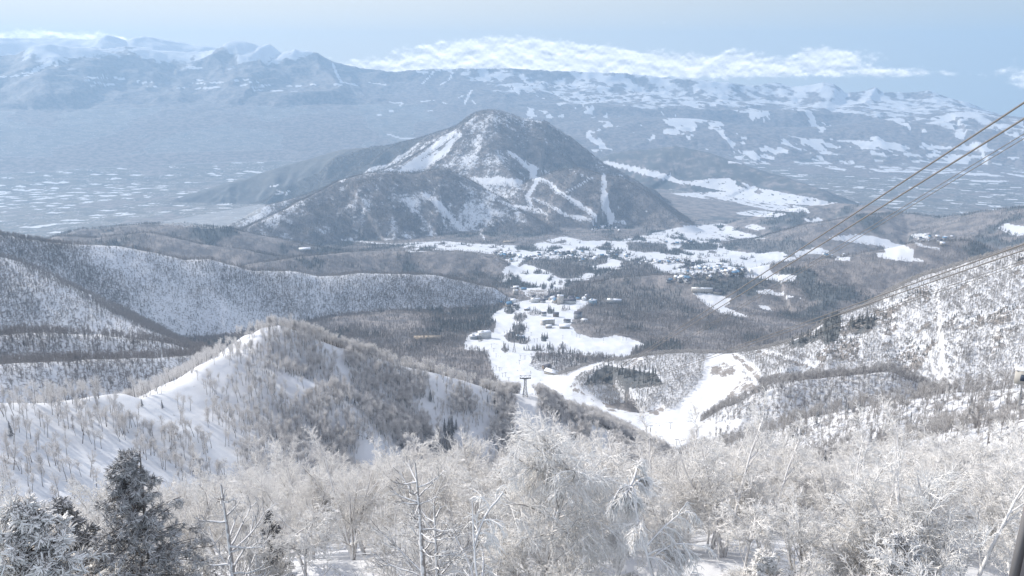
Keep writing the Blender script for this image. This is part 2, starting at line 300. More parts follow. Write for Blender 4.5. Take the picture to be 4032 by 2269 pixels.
def line_mask(pts, wpx, d0, d1, wy=None):
    pts = np.array(pts, float); m = np.zeros(Z.shape, bool); i0, i1 = np.searchsorted(D, d0), np.searchsorted(D, d1)
    X, Y = QX[i0:i1], QY[i0:i1]; asp = wpx / (wy or wpx); best = np.full(X.shape, 1e9)
    for a, b in zip(pts[:-1], pts[1:]):
        wa = a[2] if len(a) > 2 else 1; wb = b[2] if len(b) > 2 else 1
        ax, ay, bx, by = a[0], a[1] * asp, b[0], b[1] * asp
        L = (bx - ax) ** 2 + (by - ay) ** 2
        t = np.clip(((X - ax) * (bx - ax) + (Y * asp - ay) * (by - ay)) / L, 0, 1)
        r = np.hypot(X - ax - t * (bx - ax), Y * asp - ay - t * (by - ay)) / (wa + (wb - wa) * t)
        best = np.minimum(best, r)
    m[i0:i1] = best < wpx
    return m
c5 = lambda L: [(1344 + x / 1.917, 760 + y / 1.917) for x, y in L]
c6 = lambda L: [(2688 + x / 1.917, 760 + y / 1.917) for x, y in L]
k2 = lambda L: [(1344 + x / 1.917, 80 + y / 1.917) for x, y in L]
k3 = lambda L: [(2688 + x / 1.917, 80 + y / 1.917) for x, y in L]
k1 = lambda L: [(x / 1.917, 80 + y / 1.917) for x, y in L]
c3 = lambda L: [(2688 + x * .599, 1400 + y * .599) for x, y in L]
c2 = lambda L: [(1344 + x * .599, 1400 + y * .599) for x, y in L]
L_ = lambda *n: np.isin(LAB, [names.index(a) for a in n])
n60 = fbm(GX, GY, 60, 4, 41); n200 = fbm(GX, GY, 200, 4, 42); n500 = fbm(GX, GY, 500, 4, 43); n1500 = fbm(GX, GY, 1800, 5, 44)
# default cover
FOR = np.where(DD < 430, .25, .95)
FOR = np.where(L_('left_spur', 'left_spur_rib'), .35, FOR)
FOR = np.where(L_('right_hillside'), .46 + .3 * (n60 - .5), FOR)
FOR = np.where(L_('left_terrace'), .72, FOR)
FOR = np.where(L_('left_ridge', 'left_rib'), .62 + .3 * (n200 - .5), FOR)
FOR = np.where(L_('cone_mountain', 'cone_shoulder'), .62 + 1.0 * (n200 - .5) + .25 * (n60 - .5), FOR)
FOR = np.where(L_('right_spur'), .75, FOR)
for lb, (cpx, cpy, cd) in (('cone_mountain', (1940, 433, 7500)), ('cone_shoulder', (1540, 681, 5900))):
    c_ = P(cpx, cpy, cd); th_ = np.arctan2(GX - c_[0], GY - c_[1]); rr_ = np.hypot(GX - c_[0], GY - c_[1])
    st = vnoise(th_ * 13 + .6 * (n200 - .5), rr_ / 700, 5) * .6 + vnoise(th_ * 37, rr_ / 300, 6) * .4
    FOR = np.where(L_(lb), FOR + .02 + .45 * (st - .5) + .6 * (fbm(GX, GY, 24, 2, 8) - .5), FOR)
CON = np.where((DD > 1500) & (DD < 7000) & L_('valley_floor', 'back_hill', 'dark_hill'), np.clip((n200 * .6 + n60 * .4 - .555) * 14, 0, 1), 0)
CON = np.where(L_('dark_hill'), np.clip(.7 + (n60 - .5) * 4, 0, 1), CON)
# plains
plain = (Z < 440) & (DD > 5600) & (DD < 16500)
DIRT = np.where(plain, 1.0, 0)
FOR = np.where(plain, .15, FOR)
lp = plain & (GX < 0) | (plain & (PX < 1500))
FOR = np.where(plain & (n500 > .62), .8, FOR)
# left foot fields behind the near ridges
foot = inpoly([(600, 880), (1050, 800), (1030, 835), (960, 870), (880, 905), (700, 890)], 4500, 8500)
DIRT = np.where(foot, .75, DIRT); FOR = np.where(foot, 0.1, FOR)
# distant hills: dark woods with snowy clearings, mountains: snow with rock and forest below
dh = (DD > 12000) & (Z > 400)
snowline = np.interp(PX, [0, 1344, 1700, 2500, 3500], [1720, 1660, 1420, 1180, 960]) + 420 * (n1500 - .5)
FOR = np.where(dh, np.clip(1.0 - (Z - snowline) / 240 + 1.1 * (n500 - .5) + .7 * (n200 - .5), 0, 1), FOR)
rightish = np.clip((PX - 1900) / 900, 0, 1)
clear = (fbm(GX, GY * .45, 300, 4, 61) * .8 + fbm(GX, GY * .5, 1900, 2, 62) * .2 + .05 * rightish) > .645
FOR = np.where(dh & clear & (Z < 1200) & (rightish > .1), .12, FOR)
f5 = L_('distant_mountains') & (PX > 1950 + 900 * (n500 - .5))
FOR = np.where(f5 & (Z > snowline - 150), .42 + 1.5 * (n200 - .5) + .8 * (n500 - .5), FOR)
rdg = fbm(GX, GY, 1500, 5, 47, rid=True, gain=.6)
FOR = np.where((DD > 15200) & (PY < 330), np.clip(FOR + (rdg - .55) * 2.2, 0, 1), FOR)
FOR = np.where((DD > 17750) & (PX < 1100), .06 + .5 * np.clip(rdg - .6, 0, 1), FOR)
m = dh & (Z < 1050) & (PX < 2100) & (fbm(GX, GY * .6, 1100, 4, 77) > .50); DIRT[m] = .9; FOR[m] = .3
rh = inpoly(k3([(1500, 750), (1800, 720), (2110, 690), (2576, 740), (2576, 860), (2300, 830), (2150, 900), (2080, 880), (1900, 790)]), 11000, 17000)
FOR = np.where(rh, .48 + 1.9 * (n200 - .5) + .6 * (n500 - .5), FOR)
def snow(pts, d0, d1, f=0.0, sharp=False):
    m = inpoly(pts, d0, d1, sharp); FOR[m] = f; CON[m] = 0; DIRT[m] = 0; return m
def wood(pts, d0, d1, f=.95, con=1.0):
    m = inpoly(pts, d0, d1); FOR[m] = f; CON[m] = con; DIRT[m] = 0
def earth(pts, d0, d1, v=1.0):
    m = inpoly(pts, d0, d1); DIRT[m] = v; FOR[m] = np.maximum(FOR[m], .3)
# farmland in the valley
farm = snow([(1590, 968), (1750, 953), (1990, 966), (2080, 968), (2220, 930), (2290, 948), (2440, 950), (2540, 925), (2700, 890), (2840, 880), (3010, 925), (3010, 942), (2900, 945), (2830, 950), (2860, 985), (2990, 1000), (3140, 975), (3160, 1000), (3020, 1060), (3140, 1090), (3130, 1110), (3000, 1100), (2850, 1080), (2700, 1085), (2560, 1065), (2420, 1060), (2330, 1100), (2270, 1110), (2200, 1150), (2060, 1142), (1985, 1125), (1980, 1065), (2010, 1040), (1960, 1000), (1800, 985), (1600, 992)], 2500, 6500)
bits = farm & ((fbm(GX, GY * .6, 90, 3, 71) > .635) | (fbm(GX, GY, 38, 2, 72) > .79)); FOR[bits] = .95; CON[bits] = np.where(n200[bits] > .5, 1, .2)
for b in [[(1320, 560), (1420, 490), (1600, 500), (1900, 480), (2010, 490), (2000, 530), (1860, 560), (1860, 600), (1730, 650), (1650, 640), (1560, 600), (1400, 540)],
          [(1660, 740), (1890, 690), (2000, 680), (2300, 700), (2576, 730), (2576, 900), (2200, 900), (1900, 830), (1700, 760)],
          [(2100, 580), (2300, 520), (2400, 590), (2260, 640), (2100, 620)], [(2160, 370), (2450, 380), (2470, 440), (2300, 450), (2160, 430)],
          [(1980, 620), (2100, 600), (2110, 650), (1990, 660)]]:
    wood(c5(b), 2500, 6500, .95, .35)
wood(c6([(430, 350), (620, 370), (950, 370), (1000, 420), (860, 440), (830, 450), (430, 430)]), 2500, 6500, .95, .5)
wood(c6([(0, 380), (260, 390), (260, 430), (0, 430)]), 2500, 6500)
wood(c6([(730, 580), (880, 560), (900, 620), (730, 620)]), 2500, 6500)
# snow fields right of the cone mountain
snow([(2540, 680), (2700, 715), (2860, 700), (3010, 745), (3200, 780), (3300, 800), (3220, 812), (3080, 800), (3180, 820), (3190, 838), (3040, 830), (2850, 790), (2700, 775), (2640, 762), (2860, 755), (2720, 728)], 6000, 11000)
snow([(2370, 630), (2460, 648), (2640, 690), (2700, 730), (2600, 705), (2450, 665), (2380, 650)], 7000, 11000, .1)
snow(c6([(400, 150), (560, 125), (780, 160), (700, 185), (450, 170)]), 4500, 9000)
snow(c6([(920, 190), (1060, 190), (1040, 230), (940, 215)]), 4500, 9000)
snow(c6([(0, 255), (200, 265), (430, 290), (610, 330), (430, 350), (0, 345)]), 3500, 7000)
snow(c6([(460, 260), (520, 235), (640, 265), (560, 285)]), 3500, 7000)
snow(c6([(1080, 345), (1200, 320), (1360, 315), (1560, 360), (1750, 430), (1740, 460), (1640, 460), (1820, 510), (1700, 515), (1420, 480), (1530, 440), (1510, 400), (1280, 370)]), 3000, 7000)
snow(c6([(840, 450), (1000, 415), (1090, 430), (1100, 450), (860, 475)]), 3000, 7000)
snow(c6([(2380, 260), (2450, 230), (2620, 260), (2620, 320), (2480, 320)]), 3000, 9000)
snow(c6([(1700, 310), (1860, 300), (1870, 340), (1760, 345)]), 3000, 9000, .3)
snow(c6([(1740, 370), (1950, 420), (1930, 440), (1760, 400)]), 3000, 9000, .3)
snow(c6([(660, 480), (860, 490), (800, 530), (650, 520)]), 2500, 6000)
snow(c6([(540, 750), (650, 725), (790, 770), (920, 795), (850, 790), (680, 770)]), 1800, 4000)
snow(c6([(70, 745), (250, 760), (350, 800), (320, 860), (500, 935), (460, 945), (260, 895), (130, 820)]), 1700, 4000)
snow(c6([(540, 840), (640, 850), (690, 890), (620, 880)]), 1700, 4000)
snow(c6([(1150, 490), (1280, 495), (1260, 515), (1150, 510)]), 2500, 6000)
# resort and ski runs
snow(c5([(1130, 940), (1180, 900), (1300, 830), (1440, 800), (1700, 800), (1890, 812), (1800, 880), (1730, 1000), (1770, 1060), (1870, 1095), (1960, 1098), (2080, 1070), (2180, 1095), (2272, 1140), (2185, 1200), (2165, 1250), (1900, 1232), (1700, 1205), (1460, 1215), (1430, 1290), (1500, 1330), (1660, 1390), (1800, 1330), (1960, 1270), (2000, 1290), (1900, 1340), (1780, 1400), (1740, 1449), (1900, 1560), (1100, 1560), (1180, 1440), (1130, 1290), (1080, 1190), (930, 1180), (935, 1095), (1000, 1060), (1160, 1050), (1155, 990)]), 1000, 3300)
snow([(2190, 1500), (2260, 1520), (2302, 1550), (2392, 1606), (2512, 1628), (2640, 1620), (2700, 1570), (2760, 1500), (2770, 1420), (2785, 1395), (2868, 1392), (2930, 1430), (2990, 1512), (2960, 1518), (2925, 1475), (2900, 1480), (2930, 1500), (2890, 1560), (2800, 1630), (2745, 1668), (2860, 1672), (2990, 1668), (2960, 1690), (2800, 1730), (2600, 1830), (2500, 1850), (2300, 1720), (2100, 1560)], 930, 2000)
earth([(2800, 1445), (2850, 1428), (2905, 1460), (2890, 1480), (2830, 1478), (2780, 1490)], 900, 2000)
earth([(2900, 1520), (2960, 1505), (3000, 1530), (2940, 1550), (2890, 1590), (2860, 1560)], 900, 2000)
earth([(2870, 1395), (2900, 1400), (2960, 1440), (3012, 1515), (2985, 1512), (2930, 1440)], 900, 2000)
for a in [[(2240, 1515), (2280, 1530), (2310, 1560), (2260, 1545)], [(2380, 1600), (2420, 1605), (2425, 1622), (2390, 1618)], [(2320, 1570), (2345, 1575), (2340, 1590)],
          [(2430, 1585), (2460, 1592), (2450, 1618), (2425, 1600)]]: earth(a, 900, 2000)
snow([(2060, 1140), (2150, 1138), (2160, 1168), (2075, 1168)], 1500, 4000); earth([(2066, 1142), (2150, 1140), (2158, 1166), (2080, 1168)], 1500, 4000)
# tree patches and bare earth on the right hillside
for (x, y, a, b, v) in [(1110, 1040, 95, 85, 0), (1360, 1010, 105, 60, 0), (900, 1130, 110, 35, 0), (1580, 1040, 75, 28, 1), (1720, 1120, 30, 45, 1), (1560, 1150, 60, 25, 1),
                        (2180, 980, 110, 50, 1), (2400, 940, 90, 45, 1), (2420, 1050, 110, 35, 1), (2210, 780, 70, 25, 1), (2110, 725, 80, 16, 1), (1820, 1020, 90, 18, 1),
                        (2040, 1235, 60, 12, 1), (1950, 950, 50, 18, 1), (620, 1230, 60, 12, 1), (2500, 880, 60, 30, 1)]:
    th = np.linspace(0, 2 * math.pi, 14)[:-1]
    q = [(x + a * math.cos(t) * (1 + .25 * math.sin(3 * t + x)), y + b * math.sin(t) * (1 + .25 * math.cos(2 * t + y)) - .35 * a * math.cos(t)) for t in th]
    if v: earth(c6(q), 900, 2000)
    else: wood(c6(q), 900, 2000, 1.0, 1.0)
rp = L_('right_hillside') & (n60 > .67) & (DIRT == 0); DIRT[rp] = .8
m = line_mask([(2990, 1385), (3100, 1420), (3200, 1445)], 5, 900, 2000, 4); DIRT[m] = 1
wood(c2([(1600, 200), (1680, 100), (1760, 60), (1900, 90), (2060, 120), (2100, 190), (1900, 220), (1750, 180)]), 1000, 2500, .9, .9)
wood(c5([(1420, 1230), (1500, 1240), (1680, 1190), (1740, 1240), (1900, 1260), (1820, 1300), (1700, 1380), (1580, 1340), (1450, 1300)]), 1000, 3300, .6, .15)
wood(c5([(1410, 1290), (1560, 1280), (1640, 1330), (1500, 1340)]), 1000, 3300, .5, 0)
# the sunlit spur on the left: open snow on its crest, thicker woods to the right
sp1 = L_('left_spur', 'left_spur_rib')
dens = np.clip((PX - 900) / 900, 0, 1)
FOR = np.where(sp1, .22 + .45 * dens, FOR)
snow([(2020, 1555), (2110, 1545), (2120, 1640), (2105, 1720), (2030, 1720), (2030, 1620)], 700, 1000)
# cone mountain: pistes
K = (5000, 8600)
def piste(pts, wpx, wy=None, f=0.0, K=K):
    wpx = wpx * .72; wy = wy * .72 if wy else wy
    if K[0] == 5000 and f == 0:
        q = line_mask(pts, wpx * 2.4, K[0], K[1], wy * 2.4 if wy else None) & (FOR > .02); FOR[q] = np.maximum(FOR[q], .8)
    m = line_mask(pts, wpx, K[0], K[1], wy); FOR[m] = f; CON[m] = 0
snow(k2([(830, 845), (920, 855), (850, 930), (800, 1010), (700, 1080), (620, 1120), (420, 1160), (470, 1100), (560, 1040), (640, 980), (740, 900)]), *K)
for p in [[(860, 870), (720, 980), (600, 1060)], [(780, 950), (700, 1020)]]:
    m = line_mask(k2(p), 2.0, *K, 2.0); FOR[m] = .8
for (x0, y0, x1, y1) in [(760, 880, 560, 960), (720, 900, 420, 1010), (620, 960, 300, 1070), (520, 1020, 120, 1160), (460, 1060, 180, 1150)]:
    piste(k2([(x0, y0), (x1, y1)]), 4, 3, .2)
piste(k2([(60, 1185), (0, 1215)]), 7, 4)
piste(k2([(1260, 1005), (1330, 1040), (1390, 1100), (1440, 1140), (1440, 1200)]), 13, 10)
piste(k2([(1400, 1100), (1460, 1110), (1460, 1160)]), 9, 8)
piste(k2([(1440, 1190), (1560, 1220), (1640, 1300), (1760, 1370), (1880, 1449)]), 15, 11)
piste(k2([(1470, 1220), (1430, 1300), (1400, 1340), (1440, 1410)]), 12, 10)
piste(k2([(1280, 1010), (1430, 1085), (1560, 1160)]), 4, 3, .15)
piste(k2([(1480, 1120), (1570, 1160)]), 7, 4)
piste(k2([(1700, 1300), (1800, 1250), (1900, 1185)]), 6, 4)
piste(k2([(1980, 1180), (1985, 1260), (1975, 1340), (1995, 1449)]), 13, 12)
piste(c5([(1990, 0), (2000, 100), (2040, 190), (2030, 235)]), 13, 12)
piste(c5([(1640, 0), (1780, 70), (1880, 150), (1960, 220)]), 13, 10)
piste(c5([(1440, 40), (1560, 90), (1700, 170), (1800, 200), (1950, 215), (2130, 220)]), 10, 7)
piste(c5([(1190, 60), (1300, 110), (1420, 130), (1540, 160)]), 9, 7)
piste(c5([(1250, 90), (1500, 120), (1560, 170)]), 5, 4, .2)
snow(c5([(1700, 165), (1820, 170), (1900, 205), (1760, 205)]), *K)
snow(k2([(960, 1185), (1100, 1190), (1180, 1180), (1370, 1210), (1360, 1250), (1200, 1250), (1100, 1240), (1030, 1230)]), *K, f=.12)
snow(k2([(1080, 1240), (1200, 1260), (1300, 1300), (1240, 1330), (1120, 1290)]), *K, f=.45)
piste(c5([(640, 20), (740, 90), (800, 170), (840, 210), (910, 260)]), 16, 12, .18)
piste(c5([(700, 60), (760, 130)]), 14, 14, .1)
piste(c5([(1040, 300), (1080, 345)]), 7, 6, .2)
piste(c5([(0, 355), (400, 390), (780, 370), (1200, 410)]), 5, 4, .15, (3500, 5400))
wood(k2([(1600, 1080), (1700, 1070), (1800, 1110), (1640, 1140)]), *K)
wood(k2([(870, 790), (940, 740), (1000, 700), (960, 770)]), *K, .75, 1)
m = L_('cone_mountain') & (PX > 2130) & (n200 < .56); FOR[m] = np.maximum(FOR[m], .86)
m = L_('cone_shoulder') & (PX > 2080) & (FOR > .3); FOR[m] = np.maximum(FOR[m], .88)
m = (DD > 7900) & L_('cone_mountain'); FOR[m] = .97; CON[m] = .7
piste(c4_ := [(1070, 735), (1095, 730)], 9, 5, 0, (6000, 9500)); piste([(1092, 765), (1140, 755)], 9, 4, 0, (6000, 9500)); piste([(1095, 752), (1130, 768)], 6, 4, 0, (6000, 9500))
# right plain: long snowy strips by the river and towns
for p in [[(830, 890), (1200, 900), (1700, 930), (2100, 960), (2576, 985), (2700, 1000), (2700, 1010), (2400, 1000), (1900, 970), (1500, 985), (1000, 960), (850, 935)],
          [(340, 1070), (900, 1075), (1600, 1050), (2100, 1070), (2700, 1085), (2700, 1095), (2000, 1085), (1500, 1085), (900, 1090), (380, 1082)],
          [(1000, 1095), (1500, 1100), (2100, 1125), (2700, 1150), (2700, 1185), (2300, 1180), (1800, 1150), (1300, 1145), (1150, 1130)],
          [(620, 930), (900, 970), (1000, 990), (860, 990), (700, 955)], [(2150, 1205), (2500, 1210), (2400, 1225), (2200, 1220)],
          [(1450, 1020), (1700, 1010), (2200, 1020), (2700, 1040), (2700, 1050), (2100, 1045)], [(2050, 850), (2200, 840), (2230, 880), (2120, 905), (2050, 880)]]:
    snow(k3(p), 8000, 17000, .05)
for p in [[(900, 985), (1200, 990), (1900, 1000), (2576, 1020), (2576, 1000), (1900, 985), (1300, 975)], [(1600, 1130), (2600, 1160)], [(800, 1085), (2600, 1110)], [(900, 1105), (2576, 1140)]]:
    m = line_mask(k3(p), 3.0, 8000, 17000, 1.5); FOR[m] = .8; DIRT[m] = 0
m = plain & (PX > 2300) & (fbm(GX, GY * .4, 420, 3, 81) > .60) & (PY < 640); FOR[m] = .08; DIRT[m] = 0
# far left fields and pistes
for q in [[(240, 400), (290, 365), (370, 340), (400, 290), (375, 310), (330, 345), (260, 375)], [(410, 290), (435, 320), (420, 345)]]:
    m = line_mask(k1(q), 5, 15000, 30000, 4); FOR[m] = 0
for x, y, a in [(40, 425, 60), (160, 418, 60), (190, 400, 20), (650, 430, 36), (720, 433, 24), (655, 452, 16), (730, 470, 30), (785, 438, 18), (915, 448, 24), (865, 440, 14), (705, 493, 14),
                (820, 485, 36), (1115, 470, 30), (1145, 500, 30), (1045, 459, 8), (1500, 475, 40), (1630, 470, 50), (1515, 452, 18), (1600, 505, 50), (1490, 515, 20), (1440, 352, 30), (1490, 362, 30), (1570, 513, 30),
                (1820, 451, 50), (1840, 488, 26), (1920, 467, 30), (1995, 490, 40), (1960, 505, 36), (1930, 528, 50), (2080, 533, 40), (2180, 497, 22), (2250, 497, 16), (2365, 485, 20), (2250, 540, 50), (2390, 540, 16), (2550, 490, 25), (1370, 510, 24)]:
    m = line_mask(k1([(x - a, y + 2), (x + a, y - 1)]), 4.0, 15000, 32000, 2.6); FOR[m] = 0
for p, w_ in [([(2510, 330), (2540, 400), (2576, 470)], 5), ([(2530, 480), (2576, 490)], 5)]:
    m = line_mask(k1(p), w_, 14000, 32000, 4); FOR[m] = 0
for p, w_ in [([(0, 460), (60, 480), (130, 495)], 5), ([(620, 400), (780, 368), (700, 390), (660, 430), (610, 480)], 5), ([(800, 370), (840, 400), (810, 450), (750, 485)], 4),
              ([(980, 530), (930, 630)], 6), ([(1260, 480), (1320, 540), (1380, 570)], 6), ([(1380, 540), (1530, 590)], 4), ([(980, 600), (1020, 635)], 3), ([(885, 585), (920, 572)], 4),
              ([(1370, 410), (1390, 480), (1430, 510), (1440, 470)], 5), ([(1520, 460), (1500, 500)], 5), ([(1580, 520), (1640, 490), (1690, 510)], 6), ([(1060, 410), (1050, 440)], 5), ([(1090, 400), (1120, 440)], 5),
              ([(360, 620), (470, 625), (440, 645)], 4), ([(560, 395), (630, 390)], 3), ([(210, 470), (340, 490)], 4), ([(600, 615), (700, 605)], 4), ([(770, 620), (790, 628)], 6), ([(650, 685), (680, 684)], 4), ([(360, 685), (390, 685)], 5), ([(280, 718), (300, 716)], 6),
              ([(1770, 660), (1860, 615), (1960, 650)], 8), ([(1840, 650), (1900, 690), (2080, 680), (1900, 730)], 8), ([(2430, 700), (2480, 750), (2560, 745)], 7), ([(2300, 820), (2380, 815)], 7), ([(1850, 550), (2000, 560)], 4),
              ([(350, 860), (440, 890), (560, 890)], 5), ([(1930, 960), (2040, 975)], 6), ([(1845, 980), (1960, 985)], 6)]:
    m = line_mask(k2(p), w_ * .8, 9500, 32000, max(2.2, w_ * .45)); FOR[m] = .03; DIRT[m] = 0
for p, w_ in [([(40, 630), (250, 645)], 8), ([(380, 680), (600, 715)], 7), ([(350, 640), (300, 600)], 3), ([(700, 890), (780, 905)], 6), ([(430, 888), (500, 893)], 4), ([(110, 915), (190, 922)], 4), ([(1100, 655), (1270, 663)], 4), ([(2140, 860), (2230, 890)], 12)]:
    m = line_mask(k3(p), w_ * .6, 9500, 34000, max(2.2, w_ * .35)); FOR[m] = .03
# woods in the left plain
for p, w_ in [([(0, 1040), (300, 1050), (700, 1030)], 12), ([(400, 970), (600, 940)], 6), ([(560, 1070), (120, 1090)], 0.1)]:
    m = line_mask(k1(p), w_, 8000, 17000, w_ * .5); FOR[m] = .9; DIRT[m] = 0
roadL = line_mask(k1([(0, 1449), (400, 1400), (720, 1370), (900, 1320), (1000, 1270), (1250, 1210), (1600, 1130)]), 3.5, 5500, 16000, 2.2)
DIRT[roadL] = 1; FOR[roadL] = 0
for (x, y, a_, b_, f_, c_) in [(680, 1090, 150, 90, .9, .3), (760, 960, 110, 60, .9, .6), (1170, 1130, 60, 40, .9, 1), (830, 1165, 95, 35, .7, .3), (1000, 1290, 180, 22, .7, .6), (1240, 1270, 70, 30, .8, .8), (760, 800, 110, 45, .6, .2),
                             (640, 700, 90, 40, .8, .5), (1000, 730, 110, 40, .5, .2), (1480, 660, 80, 30, .5, .1), (1250, 690, 60, 40, .8, .8), (750, 650, 30, 40, .9, 1), (630, 640, 50, 60, .9, 1), (160, 1130, 60, 30, .5, .3),
                             (1450, 1250, 60, 25, .6, .2), (560, 1290, 50, 60, .8, .5), (1130, 310, 34, 40, 1, 1), (1240, 320, 24, 30, 1, 1), (1020, 100, 60, 22, .9, .7), (1240, 200, 30, 30, 1, 1), (600, 150, 70, 60, .5, .3), (1400, 265, 50, 18, .5, 0)]:
    th = np.linspace(0, 2 * math.pi, 12)[:-1]
    wood([(1850 + (x + a_ * math.cos(q)) / 3.918, 1050 + (y + b_ * math.sin(q)) / 3.918) for q in th], 1500, 4200, f_, c_)
bits = (DD > 5200) & (DD < 11500) & (FOR < .05) & (DIRT < .5) & ~L_('cone_mountain', 'cone_shoulder') & ((fbm(GX, GY * .5, 70, 3, 74) > .63) | (fbm(GX, GY, 30, 2, 75) > .76))
FOR[bits] = .85; CON[bits & (n200 > .5)] = 1
bits = (DD > 11500) & (DD < 16800) & (FOR < .2) & (PX > 2000) & (fbm(GX, GY * .45, 160, 3, 78) > .52)
FOR[bits] = .85
FOR = np.clip(FOR, 0, 1)
PLANT = FOR.copy()                       # how thickly trees stand; FOR is how much brush and litter darken the snow under them
so = (DIRT < .5) & (FOR > .1) & (CON < .5)
for lbs, k_, pl in [(('left_spur', 'left_spur_rib'), .12, 1.0), (('left_ridge', 'left_rib'), .60, 1.5), (('left_terrace',), .5, 1.3), (('right_hillside',), .42, 1.0), (('right_spur',), .5, 1.0)]:
    m = L_(*lbs) & so; FOR[m] *= k_; PLANT[m] *= pl
m = (LAB == 0) & (DD < 1000) & so; FOR[m] *= .6

# ------------------------------------------------------------------ materials
def bsdf(name, col=(.5, .5, .5), rough=.8, spec=.3, metal=0):
    m = bpy.data.materials.new(name); m.use_nodes = True
    t = NT(m.node_tree); o = t.n('ShaderNodeOutputMaterial'); b = t.n('ShaderNodeBsdfPrincipled')
    b.inputs['Base Color'].default_value = c4(col); b.inputs['Roughness'].default_value = rough
    b.inputs['Specular IOR Level'].default_value = spec; b.inputs['Metallic'].default_value = metal
    t.nt.links.new(b.outputs[0], o.inputs[0]); return m, t, b
def noisy(name, a, b_, scale=3., rough=.85, lo=.35, hi=.65, detail=4):
    m, t, b = bsdf(name, a, rough)
    tc = t.n('ShaderNodeTexCoord'); n = t.n('ShaderNodeTexNoise', i_Vector=tc.outputs['Object'], i_Scale=scale, i_Detail=float(detail))
    t.put(b.inputs['Base Color'], t.mix(t.step(n.outputs[0], lo, hi), c4(a), c4(b_)))
    return m
SNOWC = (.72, .74, .78)
def terrain_material():
    m, t, b = bsdf('snowy_ground', SNOWC, .75, .15)
    at = t.n('ShaderNodeAttribute', attribute_name='cover'); s = t.n('ShaderNodeSeparateColor', i_0=at.outputs['Color'])
    fo, co, di = s.outputs
    geo = t.n('ShaderNodeNewGeometry'); pos = geo.outputs['Position']
    dist = t.n('ShaderNodeVectorMath', operation='LENGTH'); t.put(dist.inputs[0], pos)
    far = t.step(dist.outputs['Value'], 2500, 7500)
    # speckle of single trees and snow gaps, finer near, coarser far
    sA = t.n('ShaderNodeTexNoise', i_Vector=pos, i_Scale=1 / 5.0, i_Detail=3.0, i_Roughness=.6).outputs[0]
    sB = t.n('ShaderNodeTexNoise', i_Vector=pos, i_Scale=1 / 26.0, i_Detail=3.0, i_Roughness=.65).outputs[0]
    sC = t.n('ShaderNodeTexNoise', i_Vector=pos, i_Scale=1 / 160.0, i_Detail=5.0, i_Roughness=.6).outputs[0]
    fx = t.n('ShaderNodeMix'); t.put(fx.inputs[0], far); t.put(fx.inputs[2], sA); t.put(fx.inputs[3], sB); sp1 = fx.outputs[0]
    vfar = t.step(dist.outputs['Value'], 9000, 18000)
    fx2 = t.n('ShaderNodeMix'); t.put(fx2.inputs[0], vfar); t.put(fx2.inputs[2], sp1); t.put(fx2.inputs[3], sC); spk = fx2.outputs[0]
    f = t.step(t.m('ADD', t.m('MULTIPLY', t.m('SUBTRACT', fo, .5), .62), spk), .40, .60)
    f = t.m('MULTIPLY', f, t.step(fo, .0, .12))
    sE = t.n('ShaderNodeTexNoise', i_Vector=pos, i_Scale=1 / 70.0, i_Detail=4.0, i_Roughness=.7).outputs[0]
    wood_a = t.mix(t.step(sE, .38, .62), (.17, .165, .17, 1), (.30, .275, .265, 1))
    wood_c = t.mix(co, wood_a, (.13, .14, .145, 1))
    # fields: brown stubble, paddies, patches of old snow in rectangular plots
    mp = t.n('ShaderNodeMapping', i_Vector=pos); mp.inputs['Rotation'].default_value = (0, 0, .35); mp.inputs['Scale'].default_value = (1 / 120., 1 / 66., 0)
    vor = t.n('ShaderNodeTexVoronoi', distance='CHEBYCHEV', i_Vector=mp.outputs[0], i_Scale=1.0, i_Randomness=.55)
    vs_ = t.n('ShaderNodeSeparateColor', i_0=vor.outputs['Color'])
    plot = t.mix(vs_.outputs[0], (.15, .15, .15, 1), (.25, .24, .225, 1))
    plot = t.mix(t.m('MULTIPLY', t.step(vs_.outputs[1], .885, .90), t.step(di, .92, .98)), plot, (.72, .74, .76, 1))
    plot = t.mix(t.step(sE, .56, .60), plot, (.12, .135, .15, 1))
    plot = t.mix(t.m('MULTIPLY', t.step(sB, .57, .62), t.step(sC, .46, .56)), plot, (.60, .62, .64, 1))
    earth_c = t.mix(t.step(sA, .40, .6), (.22, .20, .185, 1), (.31, .285, .265, 1))
    isfar = t.step(dist.outputs['Value'], 3000, 4500)
    dcol = t.mix(isfar, earth_c, plot)
    # gentle variation in the snow itself
    sn = t.mix(t.step(sC, .3, .7), (.655, .675, .71, 1), (.72, .73, .745, 1))
    c = t.mix(f, sn, wood_c)
    dmask = t.step(t.m('ADD', di, t.m('ADD', t.m('MULTIPLY', t.m('SUBTRACT', sA, .62), 2.6), t.m('MULTIPLY', t.m('SUBTRACT', sB, .5), 3.0))), .35, .65)
    dm = t.n('ShaderNodeMix'); t.put(dm.inputs[0], isfar); t.put(dm.inputs[2], dmask); t.put(dm.inputs[3], di)
    dcol2 = t.mix(t.m('MULTIPLY', f, isfar), dcol, wood_c)
    c = t.mix(dm.outputs[0], c, dcol2)
    t.put(b.inputs['Base Color'], c)
    sD = t.n('ShaderNodeTexNoise', i_Vector=pos, i_Scale=1 / 450.0, i_Detail=7.0, i_Roughness=.65)
    sD.noise_type = 'RIDGED_MULTIFRACTAL'
    bh = t.m('ADD', t.m('ADD', t.m('MULTIPLY', sA, .6), t.m('MULTIPLY', sB, 3.0)), t.m('MULTIPLY', t.m('MULTIPLY', sD.outputs[0], t.m('MULTIPLY', vfar, t.step(t.n('ShaderNodeSeparateXYZ', i_0=pos).outputs[2], 1000, 1700))), 200.0))
    bp = t.n('ShaderNodeBump', i_Height=bh); bp.inputs['Strength'].default_value = .35; bp.inputs['Distance'].default_value = 1.0
    t.put(b.inputs['Normal'], bp.outputs[0])
    return m
M_GROUND = terrain_material()

